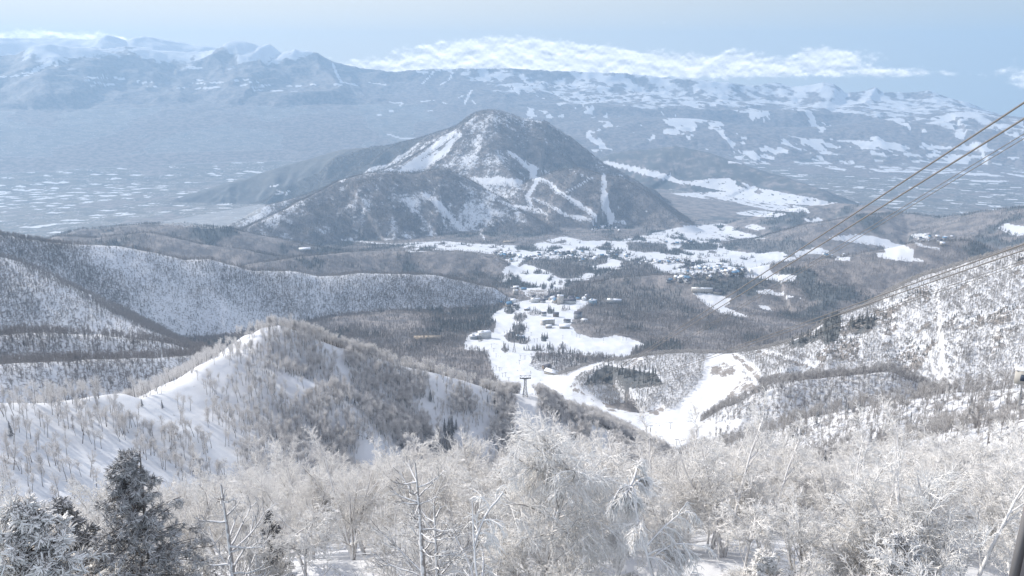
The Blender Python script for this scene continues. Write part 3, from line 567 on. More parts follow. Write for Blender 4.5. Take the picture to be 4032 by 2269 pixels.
def frost_mat(name, bark, frost, lo, hi, scale=9.0):
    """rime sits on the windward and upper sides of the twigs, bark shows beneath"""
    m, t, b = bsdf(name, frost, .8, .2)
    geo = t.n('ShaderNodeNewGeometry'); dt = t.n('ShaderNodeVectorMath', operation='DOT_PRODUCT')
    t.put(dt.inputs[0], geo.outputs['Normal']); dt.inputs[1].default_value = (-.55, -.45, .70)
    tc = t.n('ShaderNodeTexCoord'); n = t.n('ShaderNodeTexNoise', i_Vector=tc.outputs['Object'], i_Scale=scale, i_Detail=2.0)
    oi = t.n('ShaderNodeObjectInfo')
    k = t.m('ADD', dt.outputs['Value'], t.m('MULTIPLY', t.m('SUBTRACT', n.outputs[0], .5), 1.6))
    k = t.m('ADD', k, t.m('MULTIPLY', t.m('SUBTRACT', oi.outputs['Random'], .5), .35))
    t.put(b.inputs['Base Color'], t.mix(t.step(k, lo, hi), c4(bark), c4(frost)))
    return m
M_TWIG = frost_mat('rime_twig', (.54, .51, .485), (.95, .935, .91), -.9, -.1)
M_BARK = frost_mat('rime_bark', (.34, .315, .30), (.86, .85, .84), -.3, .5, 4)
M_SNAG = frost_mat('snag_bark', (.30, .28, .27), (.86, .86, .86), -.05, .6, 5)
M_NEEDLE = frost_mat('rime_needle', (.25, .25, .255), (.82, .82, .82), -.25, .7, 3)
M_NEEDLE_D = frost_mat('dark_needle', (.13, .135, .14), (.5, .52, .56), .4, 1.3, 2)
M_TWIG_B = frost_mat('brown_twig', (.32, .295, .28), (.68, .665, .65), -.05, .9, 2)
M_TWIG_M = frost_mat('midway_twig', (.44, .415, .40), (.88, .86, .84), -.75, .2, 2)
M_TRUNK = noisy('dark_trunk', (.17, .155, .15), (.27, .25, .24), 2)
M_TREE_FAR = noisy('grey_wood', (.24, .225, .22), (.36, .335, .325), .2)
M_CON_FAR = noisy('dark_conifer', (.115, .125, .13), (.165, .17, .17), .3)
M_STEEL = noisy('tower_steel', (.09, .095, .10), (.15, .155, .16), 2, .5)
M_ROPE = noisy('rope_steel', (.16, .155, .15), (.24, .23, .22), 40, .5)
M_SNOW = noisy('roof_snow', (.78, .81, .86), (.86, .87, .9), .5)

# ------------------------------------------------------------------ object helpers
def link(name, me, parent=None, **props):
    o = bpy.data.objects.new(name, me); COL.objects.link(o)
    if parent is not None: o.parent = parent
    for k, v in props.items(): o[k] = v
    return o
def empty(name, loc, rz=0, **props):
    o = bpy.data.objects.new(name, None); COL.objects.link(o); o.location = loc; o.rotation_euler = (0, 0, rz); o.empty_display_size = .1
    for k, v in props.items(): o[k] = v
    return o
def np_mesh(name, V, Fc, mat=None, smooth=False):
    me = bpy.data.meshes.new(name); V = np.asarray(V, np.float32); Fc = np.asarray(Fc, np.int32)
    me.vertices.add(len(V)); me.vertices.foreach_set('co', V.ravel())
    k = Fc.shape[1]; me.loops.add(Fc.size); me.loops.foreach_set('vertex_index', Fc.ravel())
    me.polygons.add(len(Fc)); me.polygons.foreach_set('loop_start', np.arange(0, Fc.size, k, dtype=np.int32))
    me.polygons.foreach_set('loop_total', np.full(len(Fc), k, np.int32))
    me.update(calc_edges=True)
    if smooth: me.polygons.foreach_set('use_smooth', np.ones(len(Fc), bool))
    if mat: me.materials.append(mat)
    return me
def tubes(A, B, ra, rb, n=3, seed=0):
    """prisms from A to B (arrays), tapering from ra to rb; returns verts, quads"""
    A = np.asarray(A, float).reshape(-1, 3); B = np.asarray(B, float).reshape(-1, 3); N = len(A)
    ra = np.broadcast_to(np.asarray(ra, float), (N,)); rb = np.broadcast_to(np.asarray(rb, float), (N,))
    d = B - A; d /= np.linalg.norm(d, axis=1, keepdims=True) + 1e-9
    ref = np.where(np.abs(d[:, 2:3]) > .9, [[1., 0, 0]], [[0, 0, 1.]])
    u = np.cross(d, ref); u /= np.linalg.norm(u, axis=1, keepdims=True) + 1e-9; v = np.cross(d, u)
    th = np.arange(n) * 2 * math.pi / n + .4
    ring = u[:, None] * np.cos(th)[None, :, None] + v[:, None] * np.sin(th)[None, :, None]
    V = np.concatenate([A[:, None] + ring * ra[:, None, None], B[:, None] + ring * rb[:, None, None]], 1).reshape(-1, 3)
    base = (np.arange(N) * 2 * n)[:, None]; i = np.arange(n); j = (i + 1) % n
    Fq = np.stack([base + i, base + j, base + n + j, base + n + i], -1).reshape(-1, 4)
    return V, Fq
def join(parts):
    V = []; Fq = []; o = 0
    for v, f in parts: V.append(v); Fq.append(f + o); o += len(v)
    return np.concatenate(V), np.concatenate(Fq)
def boxes(L):
    """list of (cx,cy,cz,sx,sy,sz[,rz]) -> verts, quads"""
    Vs = []; Fs = []
    u = np.array([[-1, -1, -1], [1, -1, -1], [1, 1, -1], [-1, 1, -1], [-1, -1, 1], [1, -1, 1], [1, 1, 1], [-1, 1, 1]]) * .5
    q = np.array([[0, 3, 2, 1], [4, 5, 6, 7], [0, 1, 5, 4], [1, 2, 6, 5], [2, 3, 7, 6], [3, 0, 4, 7]])
    for k, b in enumerate(L):
        v = u * np.array(b[3:6])
        if len(b) > 6: c, s = math.cos(b[6]), math.sin(b[6]); v = np.stack([v[:, 0] * c - v[:, 1] * s, v[:, 0] * s + v[:, 1] * c, v[:, 2]], 1)
        Vs.append(v + np.array(b[:3])); Fs.append(q + 8 * k)
    return np.concatenate(Vs), np.concatenate(Fs)

# ------------------------------------------------------------------ terrain objects
def build_terrain():
    cover = np.stack([FOR, CON, DIRT, np.ones_like(FOR)], -1).reshape(-1, 4).astype(np.float32)
    V = np.stack([GX, GY, Z], -1).reshape(-1, 3)
    i = np.arange(ND - 1)[:, None]; j = np.arange(NAZ - 1)[None]
    a = i * NAZ + j; Q = np.stack([a, a + 1, a + NAZ + 1, a + NAZ], -1).reshape(-1, 4)[:, ::-1]
    lab = LAB[:-1, :-1].ravel(); dd = DD[:-1, :-1].ravel(); zz = Z[:-1, :-1].ravel()
    grp = {0: 'valley_ground', 1: 'foreground_slope', 2: 'spur_hill', 3: 'ridge_hill', 4: 'hillside', 5: 'cone_mountain', 6: 'river_plain', 7: 'distant_mountain_range', 8: 'low_hills'}
    g = np.zeros(len(lab), int)
    N = names.index
    g[np.isin(lab, [N('left_spur'), N('left_spur_rib')])] = 2; g[np.isin(lab, [N('left_ridge'), N('left_rib'), N('left_terrace')])] = 3
    g[np.isin(lab, [N('right_hillside'), N('right_spur')])] = 4; g[np.isin(lab, [N('cone_mountain'), N('cone_shoulder')])] = 5
    g[np.isin(lab, [N('back_hill'), N('dark_hill')])] = 8
    g[(lab == 0) & (dd < 430)] = 1; g[(lab == 0) & (dd > 7000)] = 6; g[dd > 15200] = 7; g[(dd > 12000) & (dd <= 15200) & np.isin(lab, [N('distant_hills')])] = 8
    # normals of the whole sheet, so that the seams do not show
    for k, nm in grp.items():
        q = Q[g == k]
        if len(q) == 0: continue
        used, inv = np.unique(q, return_inverse=True); q2 = inv.reshape(-1, 4)
        me = np_mesh(nm, V[used], q2, M_GROUND, True)
        at = me.color_attributes.new('cover', 'FLOAT_COLOR', 'POINT'); at.data.foreach_set('color', cover[used].ravel())
        link(nm, me, kind='structure')
build_terrain()

# ------------------------------------------------------------------ the air
def build_haze():
    V, Fq = boxes([(0, 7800, 1330, 38000, 26000, 2420)])
    me = np_mesh('haze', V, Fq); m = bpy.data.materials.new('haze_air'); m.use_nodes = True
    t = NT(m.node_tree); o = t.n('ShaderNodeOutputMaterial'); v = t.n('ShaderNodeVolumePrincipled')
    v.inputs['Color'].default_value = (.42, .64, .89, 1); v.inputs['Density'].default_value = 5.9e-5; v.inputs['Anisotropy'].default_value = 0.2
    t.nt.links.new(v.outputs[0], o.inputs['Volume']); m.volume_intersection_method = 'FAST' if hasattr(m, 'volume_intersection_method') else None
    me.materials.append(m); link('haze', me, kind='stuff')
build_haze()

# ------------------------------------------------------------------ trees: growing branches
def unit(v): return v / (np.linalg.norm(v, axis=-1, keepdims=True) + 1e-9)
def grow(rg, P0, Dr, Ln, nseg, wander=.12, up=0.0):
    """polylines: N x (nseg+1) x 3 ; up<0 makes them droop more towards the tip"""
    N = len(P0); pts = np.zeros((N, nseg + 1, 3)); pts[:, 0] = P0; d = unit(Dr.copy())
    for k in range(nseg):
        d = unit(d + rg.normal(0, wander, (N, 3)) + np.array([0, 0, up]) * (1.0 / nseg) * (1 + k / nseg))
        pts[:, k + 1] = pts[:, k] + d * (Ln / nseg)[:, None]
    return pts
def sample(rg, pts, per, t0, t1, spread, lean=None):
    N, S_, _ = pts.shape; t = rg.uniform(t0, t1, (N, per)) * (S_ - 1)
    t.sort(axis=1)
    i = np.minimum(t.astype(int), S_ - 2); f = (t - i)[..., None]; n = np.arange(N)[:, None]
    p = pts[n, i] * (1 - f) + pts[n, i + 1] * f; ax = unit(pts[n, i + 1] - pts[n, i])
    rnd = rg.normal(0, 1, p.shape); side = unit(rnd - ax * (rnd * ax).sum(-1, keepdims=True))
    d = unit(ax * math.cos(spread) + side * math.sin(spread))
    if lean is not None: d = unit(d + np.array(lean))
    return p.reshape(-1, 3), d.reshape(-1, 3), (t / (S_ - 1)).reshape(-1)
def poly_tubes(pts, r0, r1, n=3):
    N, S_, _ = pts.shape; r0 = np.broadcast_to(np.asarray(r0, float), (N,)); r1 = np.broadcast_to(np.asarray(r1, float), (N,))
    k = np.arange(S_ - 1) / (S_ - 1); k2_ = np.arange(1, S_) / (S_ - 1)
    ra = r0[:, None] * (1 - k) + r1[:, None] * k; rb = r0[:, None] * (1 - k2_) + r1[:, None] * k2_
    return tubes(pts[:, :-1].reshape(-1, 3), pts[:, 1:].reshape(-1, 3), ra.ravel(), rb.ravel(), n)

def birch(seed, H=11., limbs=13, b=8, tw=8, mini=3, droop=-.25, spread=.85, trunks=1, tr=.16, wr=.011, crown0=.25, lean=(0, 0, 0), limb_len=.42, cone=.5):
    """bare broadleaf tree: trunk and limbs in one mesh, branches and rimed twigs in the other"""
    rg = np.random.default_rng(seed)
    n = trunks; ang = rg.uniform(0, 6.28, n)
    D0 = np.stack([np.cos(ang) * (.06 if n == 1 else .28), np.sin(ang) * (.06 if n == 1 else .28), np.ones(n)], -1) + np.array(lean)
    T = grow(rg, np.zeros((n, 3)), D0, H * rg.uniform(.88, 1, n), 9, .045, .12)
    per = max(3, limbs // n)
    p, d, t = sample(rg, T, per, crown0, .97, spread, (lean[0], lean[1], .22))
    L = H * limb_len * (1 - cone * t) * rg.uniform(.75, 1.15, len(t))
    A = grow(rg, p, d, L, 6, .12, droop * .8)
    p2, d2, t2 = sample(rg, A, b, .15, 1, .75, (0, 0, .05))
    L2 = L.repeat(b) * .48 * (1.1 - .55 * t2)
    B = grow(rg, p2, d2, L2, 4, .16, droop * 1.2)
    p3, d3, t3 = sample(rg, B, tw, .1, 1, .7)
    L3 = np.clip(L2.repeat(tw) * .5 * (1.1 - .4 * t3), .25, 1.2)
    Cc = grow(rg, p3, d3, L3, 2, .2, droop * 1.2)
    parts = [poly_tubes(B, .028 * H / 11, .013, 3), poly_tubes(Cc, wr * 1.25, wr * .8, 3)]
    if mini:
        p4, d4, t4 = sample(rg, Cc, mini, .15, 1, .7); L4 = rg.uniform(.12, .4, len(p4)) * H / 11
        E = grow(rg, p4, d4, L4, 1, .1, droop)
        parts.append(poly_tubes(E, wr, wr * .6, 3))
    trunk = join([poly_tubes(T, tr, tr * .18, 7), poly_tubes(A, .055 * H / 11, .02, 4)])
    return trunk, join(parts)

def conifer(seed, H=12., rad=2.6, whorls=24, per=9, nd=26, needle=.16, w=.028, droop=-.35, gaps=.12, base=.06):
    """fir: whorls of boughs carrying short rimed needle sprays"""
    rg = np.random.default_rng(seed)
    T = grow(rg, np.zeros((1, 3)), np.array([[0, 0, 1.]]), np.array([H]), 8, .015, 0)
    hz = np.repeat(np.linspace(base, .985, whorls), per) + rg.normal(0, .008, whorls * per)
    keep = rg.random(len(hz)) > gaps; hz = np.clip(hz[keep], .02, .99)
    ang = rg.uniform(0, 6.28, len(hz)); prof = (1 - hz) ** .85
    L = rad * prof * rg.uniform(.65, 1.15, len(hz)) + .18
    d = np.stack([np.cos(ang), np.sin(ang), .15 + .7 * hz ** 2], -1)
    p = np.stack([0 * hz, 0 * hz, hz * H], -1)
    Bq = grow(rg, p, d, L, 4, .05, droop)
    p2, d2, t2 = sample(rg, Bq, 9, .12, 1, .85, (0, 0, -.12)); L2 = np.clip(L.repeat(9) * .34 * (1.15 - t2), .12, .9)
    Cq = grow(rg, p2, d2, L2, 2, .1, -.25)
    p3, d3, t3 = sample(rg, Cq, nd // 3, .0, 1, .95); E = grow(rg, p3, d3, rg.uniform(.5, 1.1, len(p3)) * needle, 1, .1, -.1)
    return join([poly_tubes(T, .013 * H, .02, 7), poly_tubes(Bq, .03, .012, 3)]), join([poly_tubes(Cq, w * .9, w * .6, 3), poly_tubes(E, w, w * .55, 3)])

def snag(seed, H=13., twin=False):
    """dead trunk with bare boughs that sweep down and turn up"""
    rg = np.random.default_rng(seed)
    T = [grow(rg, np.zeros((1, 3)), np.array([[.01, 0, 1.]]), np.array([H]), 12, .010, .0)]
    if twin: T.append(grow(rg, np.array([[.55, .1, H * .12]]), np.array([[.03, 0, 1.]]), np.array([H * .70]), 10, .012, .0))
    out = [poly_tubes(t, (.24 if i == 0 else .21) * (1 if twin else .7), .03, 8) for i, t in enumerate(T)]
    br = []
    for t in T:
        p, d, u = sample(rg, t, 46, .1, .96, 1.45)
        L = H * .36 * (1.12 - u) * rg.uniform(.35, 1.15, len(u)) + .25
        B = grow(rg, p, d, L, 5, .13, .45); br.append(poly_tubes(B, .045, .016, 4))
        p2, d2, u2 = sample(rg, B, 6, .3, 1, .7); B2 = grow(rg, p2, d2, L.repeat(6) * .32, 3, .18, .3); br.append(poly_tubes(B2, .02, .010, 3))
        p3, d3, u3 = sample(rg, B2, 3, .3, 1, .7); B3 = grow(rg, p3, d3, L.repeat(18) * .12, 1, .18, .3); br.append(poly_tubes(B3, .012, .008, 3))
    return join(out), join(br)

def mid_tree(seed, H=14., nl=9, nb=7, nt=3, w=.10, crown0=.35):
    rg = np.random.default_rng(seed)
    T = grow(rg, np.zeros((1, 3)), np.array([[rg.normal(0, .06), rg.normal(0, .06), 1.]]), np.array([H]), 4, .06, .05)
    p, d, t = sample(rg, T, nl, crown0, .95, .62, (0, 0, .25)); L = H * .42 * (1.1 - .6 * t) * rg.uniform(.8, 1.2, nl)
    A = grow(rg, p, d, L, 2, .15, .15)
    p2, d2, t2 = sample(rg, A, nb, .25, 1, .7, (0, 0, .15)); L2 = L.repeat(nb) * .42
    B = grow(rg, p2, d2, L2, 1, .1, 0)
    parts = [poly_tubes(A, w * 1.2, w * .7, 3), poly_tubes(B, w * .75, w * .5, 3)]
    if nt:
        p3, d3, t3 = sample(rg, B, nt, .2, 1, .7); parts.append(poly_tubes(grow(rg, p3, d3, L2.repeat(nt) * .5, 1, .1, 0), w * .55, w * .4, 3))
    return poly_tubes(T, .018 * H, .05, 4), join(parts)
def mid_conifer(seed, H=18., rad=3., tiers=9, arms=9):
    """small spruce: ragged tiers of drooping boughs"""
    rg = np.random.default_rng(seed); V = []; Fq = []
    T = tubes([[0, 0, 0]], [[0, 0, H]], .2, .04, 4)
    o = 0
    for k in range(tiers):
        z = H * (.10 + .86 * k / tiers); r = rad * (1 - k / tiers) ** .8 + .25; dz = H / tiers
        for a in range(arms):
            th = 6.283 * (a + rg.uniform(-.4, .4)) / arms; rr = r * rg.uniform(.65, 1.15); wd = 3.3 / arms
            c, s = math.cos(th), math.sin(th); c1, s1 = math.cos(th + wd), math.sin(th + wd); c2_, s2 = math.cos(th - wd), math.sin(th - wd)
            V += [[0, 0, z + dz * .9], [c1 * rr * .6, s1 * rr * .6, z + dz * .15], [c * rr, s * rr, z - dz * .35], [c2_ * rr * .6, s2 * rr * .6, z + dz * .15]]
            Fq.append([o, o + 1, o + 2, o + 3]); o += 4
    return T, (np.array(V), np.array(Fq))

# ---- distant and middle-distance woods
def wood_points(n, mask, maxd, mind, seed):
    """random spots on the ground where mask (0..1 density) allows"""
    rg = np.random.default_rng(seed)
    area = (np.diff(D)[:, None] * DD[:-1, :-1] * (AZ[1] - AZ[0]))
    p = mask[:-1, :-1] * area * (DD[:-1, :-1] < maxd) * (DD[:-1, :-1] >= mind)
    p = p.ravel(); tot = p.sum(); idx = rg.choice(len(p), n, p=p / tot)
    i, j = np.divmod(idx, NAZ - 1); fi = rg.random(n); fj = rg.random(n)
    d = D[i] + fi * (D[i + 1] - D[i]); a = AZ[j] + fj * (AZ[1] - AZ[0]); x = d * np.sin(a); y = d * np.cos(a)
    return np.stack([x, y, height(x, y) - .3], -1), tot
def stuff_scatter(name, pts, protos, scales, seed, label=None):
    """one object; its nodes place the tree meshes on the points"""
    rg = np.random.default_rng(seed); n = len(pts)
    me = bpy.data.meshes.new(name); me.vertices.add(n); me.vertices.foreach_set('co', pts.astype(np.float32).ravel())
    for an, vals, ty in [('kind_index', rg.integers(0, len(protos), n), 'INT'), ('turn', rg.uniform(0, 6.28, n), 'FLOAT'), ('size', rg.uniform(*scales, n), 'FLOAT')]:
        at = me.attributes.new(an, ty, 'POINT'); at.data.foreach_set('value', vals.astype(np.int32 if ty == 'INT' else np.float32))
    o = link(name, me, kind='stuff')
    if label: o['label'] = label
    ng = bpy.data.node_groups.new(name, 'GeometryNodeTree')
    ng.interface.new_socket('Geometry', in_out='INPUT', socket_type='NodeSocketGeometry'); ng.interface.new_socket('Geometry', in_out='OUTPUT', socket_type='NodeSocketGeometry')
    nn = ng.nodes; L = ng.links; gi = nn.new('NodeGroupInput'); go = nn.new('NodeGroupOutput'); jn = nn.new('GeometryNodeJoinGeometry')
    def attr(nm, ty):
        a = nn.new('GeometryNodeInputNamedAttribute'); a.data_type = ty; a.inputs[0].default_value = nm; return a.outputs[0]
    ki, tu, si = attr('kind_index', 'INT'), attr('turn', 'FLOAT'), attr('size', 'FLOAT')
    cx = nn.new('ShaderNodeCombineXYZ'); L.new(tu, cx.inputs[2])
    for k, plist in enumerate(protos):
        cmp = nn.new('FunctionNodeCompare'); cmp.data_type = 'INT'; cmp.operation = 'EQUAL'
        L.new(ki, cmp.inputs[2]); cmp.inputs[3].default_value = k
        for po in plist:
            oi = nn.new('GeometryNodeObjectInfo'); oi.inputs[0].default_value = po; oi.inputs['As Instance'].default_value = False; oi.transform_space = 'ORIGINAL'
            ip = nn.new('GeometryNodeInstanceOnPoints'); L.new(gi.outputs[0], ip.inputs['Points']); L.new(cmp.outputs[0], ip.inputs['Selection'])
            L.new(oi.outputs['Geometry'], ip.inputs['Instance']); L.new(cx.outputs[0], ip.inputs['Rotation']); L.new(si, ip.inputs['Scale'])
            L.new(ip.outputs[0], jn.inputs[0])
    L.new(jn.outputs[0], go.inputs[0])
    md = o.modifiers.new('scatter', 'NODES'); md.node_group = ng
    return o

def tree_thing(name, label, cat, meshes, loc, rz, sc, group=None):
    r = empty(name, loc, rz, label=label, category=cat); r.scale = (sc,) * 3
    if group: r['group'] = group
    for nm, me in meshes: link(nm, me, r)
    return r

TRUNKM = {}
def mesh_pair(nm, tr, cr, m1, m2): return [('trunk', np_mesh(nm + '_trunk', *tr, m1, True)), ('crown', np_mesh(nm + '_crown', *cr, m2))]

VT = VIS_TREE.astype(float)
sp1 = L_('left_spur', 'left_spur_rib'); inview = (PX > -350) & (PX < 4400)
VT = VT * inview

# (a) near rime-covered grove on the slope below the camera
NEAR = [mesh_pair('rime_birch', *birch(s, H=h, droop=dr, spread=sp, trunks=tk, limbs=lb + 6, b=8, tw=8, mini=2, wr=.014, crown0=.12, limb_len=.44), M_BARK, M_TWIG)
        for s, h, dr, sp, tk, lb in [(1, 10, -.15, .8, 1, 14), (2, 11, .1, .65, 2, 14), (3, 9, -.3, .9, 1, 12), (4, 12, .05, .6, 3, 15), (5, 8, -.2, .85, 2, 12)]]
MIDL = [mesh_pair('spur_tree', *mid_tree(20 + s, H=h, nl=12, nb=8, nt=3, w=.075, crown0=.4), M_TRUNK, M_TWIG_M) for s, h in [(0, 14), (1, 16), (2, 12), (3, 15)]]
MIDB = [mesh_pair('brown_tree', *mid_tree(30 + s, H=h, nl=10, nb=6, nt=2, w=.10, crown0=.4), M_TRUNK, M_TWIG_B) for s, h in [(0, 13), (1, 15), (2, 11)]]
MIDC = [mesh_pair('slope_fir', *mid_conifer(40 + s, H=h, rad=rr), M_TRUNK, M_NEEDLE_D) for s, h, rr in [(0, 18, 3.0), (1, 14, 2.8)]]
FARB = []
for s, h in [(0, 13), (1, 15), (2, 12)]:
    rg_ = mid_tree(50 + s, H=h, nl=8, nb=5, nt=0, w=.16, crown0=.35); FARB.append(np_mesh('far_bare_tree', *join(rg_), M_TREE_FAR))
FARC = [np_mesh('far_conifer', *join(mid_conifer(60 + s, H=h, rad=rr, tiers=6, arms=6)), M_CON_FAR) for s, h, rr in [(0, 22, 3.6), (1, 18, 3.2)]]
TINY = []
for s in range(2):
    rg_ = mid_tree(70 + s, H=13, nl=6, nb=3, nt=0, w=.4, crown0=.3); TINY.append(np_mesh('mountain_tree', *join(rg_), M_TREE_FAR))

def plant(px, py, meshes, name, label, cat, sc=1., rz=None, group=None, dmin=30, d=None):
    p = hit(px, py, dmin)
    if d is not None: q = P(px, py, d); p = Vector((q[0], q[1], float(height(q[0], q[1]))))
    if p is None: return None
    p = p - Vector((0, 0, .15))
    return tree_thing(name, label, cat, meshes, p, rng.uniform(0, 6.28) if rz is None else rz, sc, group)

def at_top(px, py_top, d, H):
    """ground point at distance d under pixel px and the scale that puts the top at py_top"""
    q = P(px, py_top, d); z = float(height(q[0], q[1])); return Vector((q[0], q[1], z - .1)), (q[2] - z + .1) / H

# heroes
def hero(px, ptop, d, H, meshes, name, label, cat, rz=0.):
    p, s = at_top(px, ptop, d, H); return tree_thing(name, label, cat, meshes, p, rz, s)
bigb = birch(101, H=13, droop=-.36, spread=.9, limbs=36, b=12, tw=11, mini=3, trunks=1, tr=.27, wr=.0135, crown0=.22, limb_len=.46, cone=.30)
hero(2110, 1750, 36, 13, mesh_pair('great_birch', *bigb, M_BARK, M_TWIG), 'birch_tree', 'great drooping birch thick with rime, tallest tree at the centre of the foreground', 'tree')
hero(1652, 1815, 31, 13, mesh_pair('twin_snag', *snag(7, 13, True), M_SNAG, M_SNAG), 'dead_tree', 'dead twin-trunked tree with bare upswept boughs in front of the rimed grove', 'tree', 0)
dr = birch(103, H=12, droop=-.85, spread=1.2, limbs=30, b=10, tw=10, mini=2, trunks=1, tr=.15, wr=.0145, crown0=.15, limb_len=.36, cone=.75)
hero(2685, 1775, 33, 12, mesh_pair('weeping_tree', *dr, M_BARK, M_TWIG), 'weeping_tree', 'narrow rimed tree with weeping branches, standing right of the gap to the valley', 'tree')
hero(500, 1795, 35, 11, mesh_pair('great_fir', *conifer(104, H=11, rad=4.4, whorls=30, per=10, nd=36, w=.018, needle=.2), M_TRUNK, M_NEEDLE), 'fir_tree', 'tall dark fir with frosted tip, largest conifer of the foreground', 'tree')
hero(230, 1985, 38, 9, mesh_pair('dark_fir', *conifer(105, H=9, rad=4.0, whorls=20, per=10, nd=27, w=.035, needle=.2), M_TRUNK, M_NEEDLE), 'fir_tree', 'broad dark fir half hidden behind the white fir in the lower left corner', 'tree')
hero(90, 1990, 33, 8, mesh_pair('white_fir', *conifer(106, H=8, rad=3.6, whorls=22, per=10, nd=30, w=.03, needle=.22, droop=-.2), M_BARK, M_TWIG), 'fir_tree', 'white rime-loaded fir filling the lower left corner', 'tree')
hero(1060, 2015, 45, 6.5, mesh_pair('small_fir', *conifer(107, H=6.5, rad=1.9, whorls=20, per=9, nd=21, w=.035), M_TRUNK, M_NEEDLE_D), 'fir_tree', 'small dark fir standing among the white birches', 'tree')
hero(890, 1945, 34, 9, mesh_pair('snag', *snag(8, 9.5), M_SNAG, M_SNAG), 'dead_tree', 'pale dead tree with bare boughs between the tall fir and the small dark fir', 'tree')
hero(770, 2080, 38, 7, mesh_pair('brown_fir', *conifer(108, H=7, rad=2.2, whorls=14, per=7, nd=22, w=.02, gaps=.35), M_SNAG, M_NEEDLE), 'fir_tree', 'thin browned fir with many gaps, left of the pale dead tree', 'tree')
hero(1085, 2105, 40, 5, mesh_pair('white_sapling', *birch(109, H=5, limbs=16, b=7, tw=6, mini=2, tr=.07, crown0=.25, droop=.1), M_BARK, M_TWIG), 'sapling', 'young white rimed tree with dark stem right of the small dark fir', 'tree')
hero(3500, 1960, 41, 10, mesh_pair('forked_birch', *birch(110, H=10, limbs=24, b=9, tw=8, mini=3, trunks=3, tr=.14, wr=.012, droop=.05, spread=.7, crown0=.2), M_BARK, M_TWIG), 'birch_tree', 'wide forked birch spreading above the low dark firs on the right', 'tree')
hero(3420, 2090, 47, 5.2, mesh_pair('low_fir', *conifer(111, H=5.2, rad=2.4, whorls=14, per=9, nd=26, w=.03), M_TRUNK, M_NEEDLE_D), 'fir_tree', 'low dark fir behind the forked birch', 'tree')
hero(3010, 2190, 38, 3.2, mesh_pair('rimed_sapling', *conifer(112, H=3.2, rad=1.3, whorls=14, per=8, nd=24, w=.02, needle=.14), M_BARK, M_TWIG), 'sapling', 'little white fir on the open snow right of the weeping tree', 'tree')
hero(3560, 2120, 38, 4.6, mesh_pair('rimed_sapling', *conifer(113, H=4.6, rad=2.1, whorls=14, per=8, nd=24, w=.022, needle=.16), M_BARK, M_NEEDLE), 'fir_tree', 'frosted fir low at the bottom edge beneath the forked birch', 'tree')
hero(1960, 2030, 27, 7, mesh_pair('bowed_birch', *birch(114, H=7, limbs=12, b=8, tw=7, mini=2, trunks=2, tr=.07, droop=-.7, spread=.8, lean=(-.25, 0, 0)), M_BARK, M_TWIG), 'birch_tree', 'slender bowed birch leaning left at the foot of the great birch', 'tree')
hero(3870, 2080, 40, 6, mesh_pair('leaning_tree', *birch(115, H=6.5, limbs=14, b=7, tw=7, mini=2, trunks=2, tr=.08, droop=.0, lean=(-.4, 0, 0)), M_BARK, M_TWIG), 'birch_tree', 'thin rimed tree leaning left beside the window frame', 'tree')

# the rest of the near grove: nearest ones single objects, further ones one mass
gn = 9000
mk = VT * (DD < 330) * (DD > 37) * (LAB == 0)
ny = PY
openb = inpoly([(640, 2225), (1500, 2240), (1560, 2400), (500, 2400)], 25, 80, True) | inpoly([(2760, 2225), (3700, 2225), (4032, 2240), (4032, 2400), (2700, 2400)], 25, 75, True) | inpoly([(2980, 2120), (3330, 2140), (3300, 2200), (2950, 2170)], 25, 75, True)
openb |= inpoly([(2330, 1500), (2600, 1500), (2620, 2030), (2480, 1980), (2380, 1850)], 60, 420, True)
mk = mk * (~openb)
mk *= np.where(DD < 75, 1.6, 1)
gp, _ = wood_points(gn, mk, 330, 37, 5)
dd_ = np.hypot(gp[:, 0], gp[:, 1]); gp = gp[np.argsort(dd_)]
# thin out trees that stand in each other
keep = []; cell = {}
for q in gp:
    kx, ky = int(q[0] // 2.5), int(q[1] // 2.5); okk = True
    for a in (-1, 0, 1):
        for b_ in (-1, 0, 1):
            for r_ in cell.get((kx + a, ky + b_), ()):
                if (r_[0] - q[0]) ** 2 + (r_[1] - q[1]) ** 2 < (2.3 if q[1] < 130 else 2.5) ** 2: okk = False
    if okk: cell.setdefault((kx, ky), []).append(q); keep.append(q)
gp = np.array(keep)
NOBJ = 215
for k, q in enumerate(gp[:NOBJ]):
    m_ = NEAR[int(rng.integers(0, len(NEAR)))]; pxx, pyy = proj(q[0], q[1], q[2] + 8)
    side = 'on the left' if pxx < 1300 else ('in the middle' if pxx < 2600 else 'on the right')
    tree_thing('birch_tree', 'rime-covered white birch of the dense foreground grove ' + side, 'tree', m_, Vector(q), rng.uniform(0, 6.28), rng.uniform(.55, .9) * (1.12 if pxx > 2700 else 1), 'white birches of the foreground grove ' + side)
near_src = [[c for c in COL.objects if c.data == pr[0][1]][:1] + [c for c in COL.objects if c.data == pr[1][1]][:1] for pr in NEAR]
near_src = [q for q in near_src if len(q) == 2]
stuff_scatter('rimed_wood', gp[NOBJ:], near_src, (.6, .95), 6, 'white rimed birch wood further down the foreground slope')

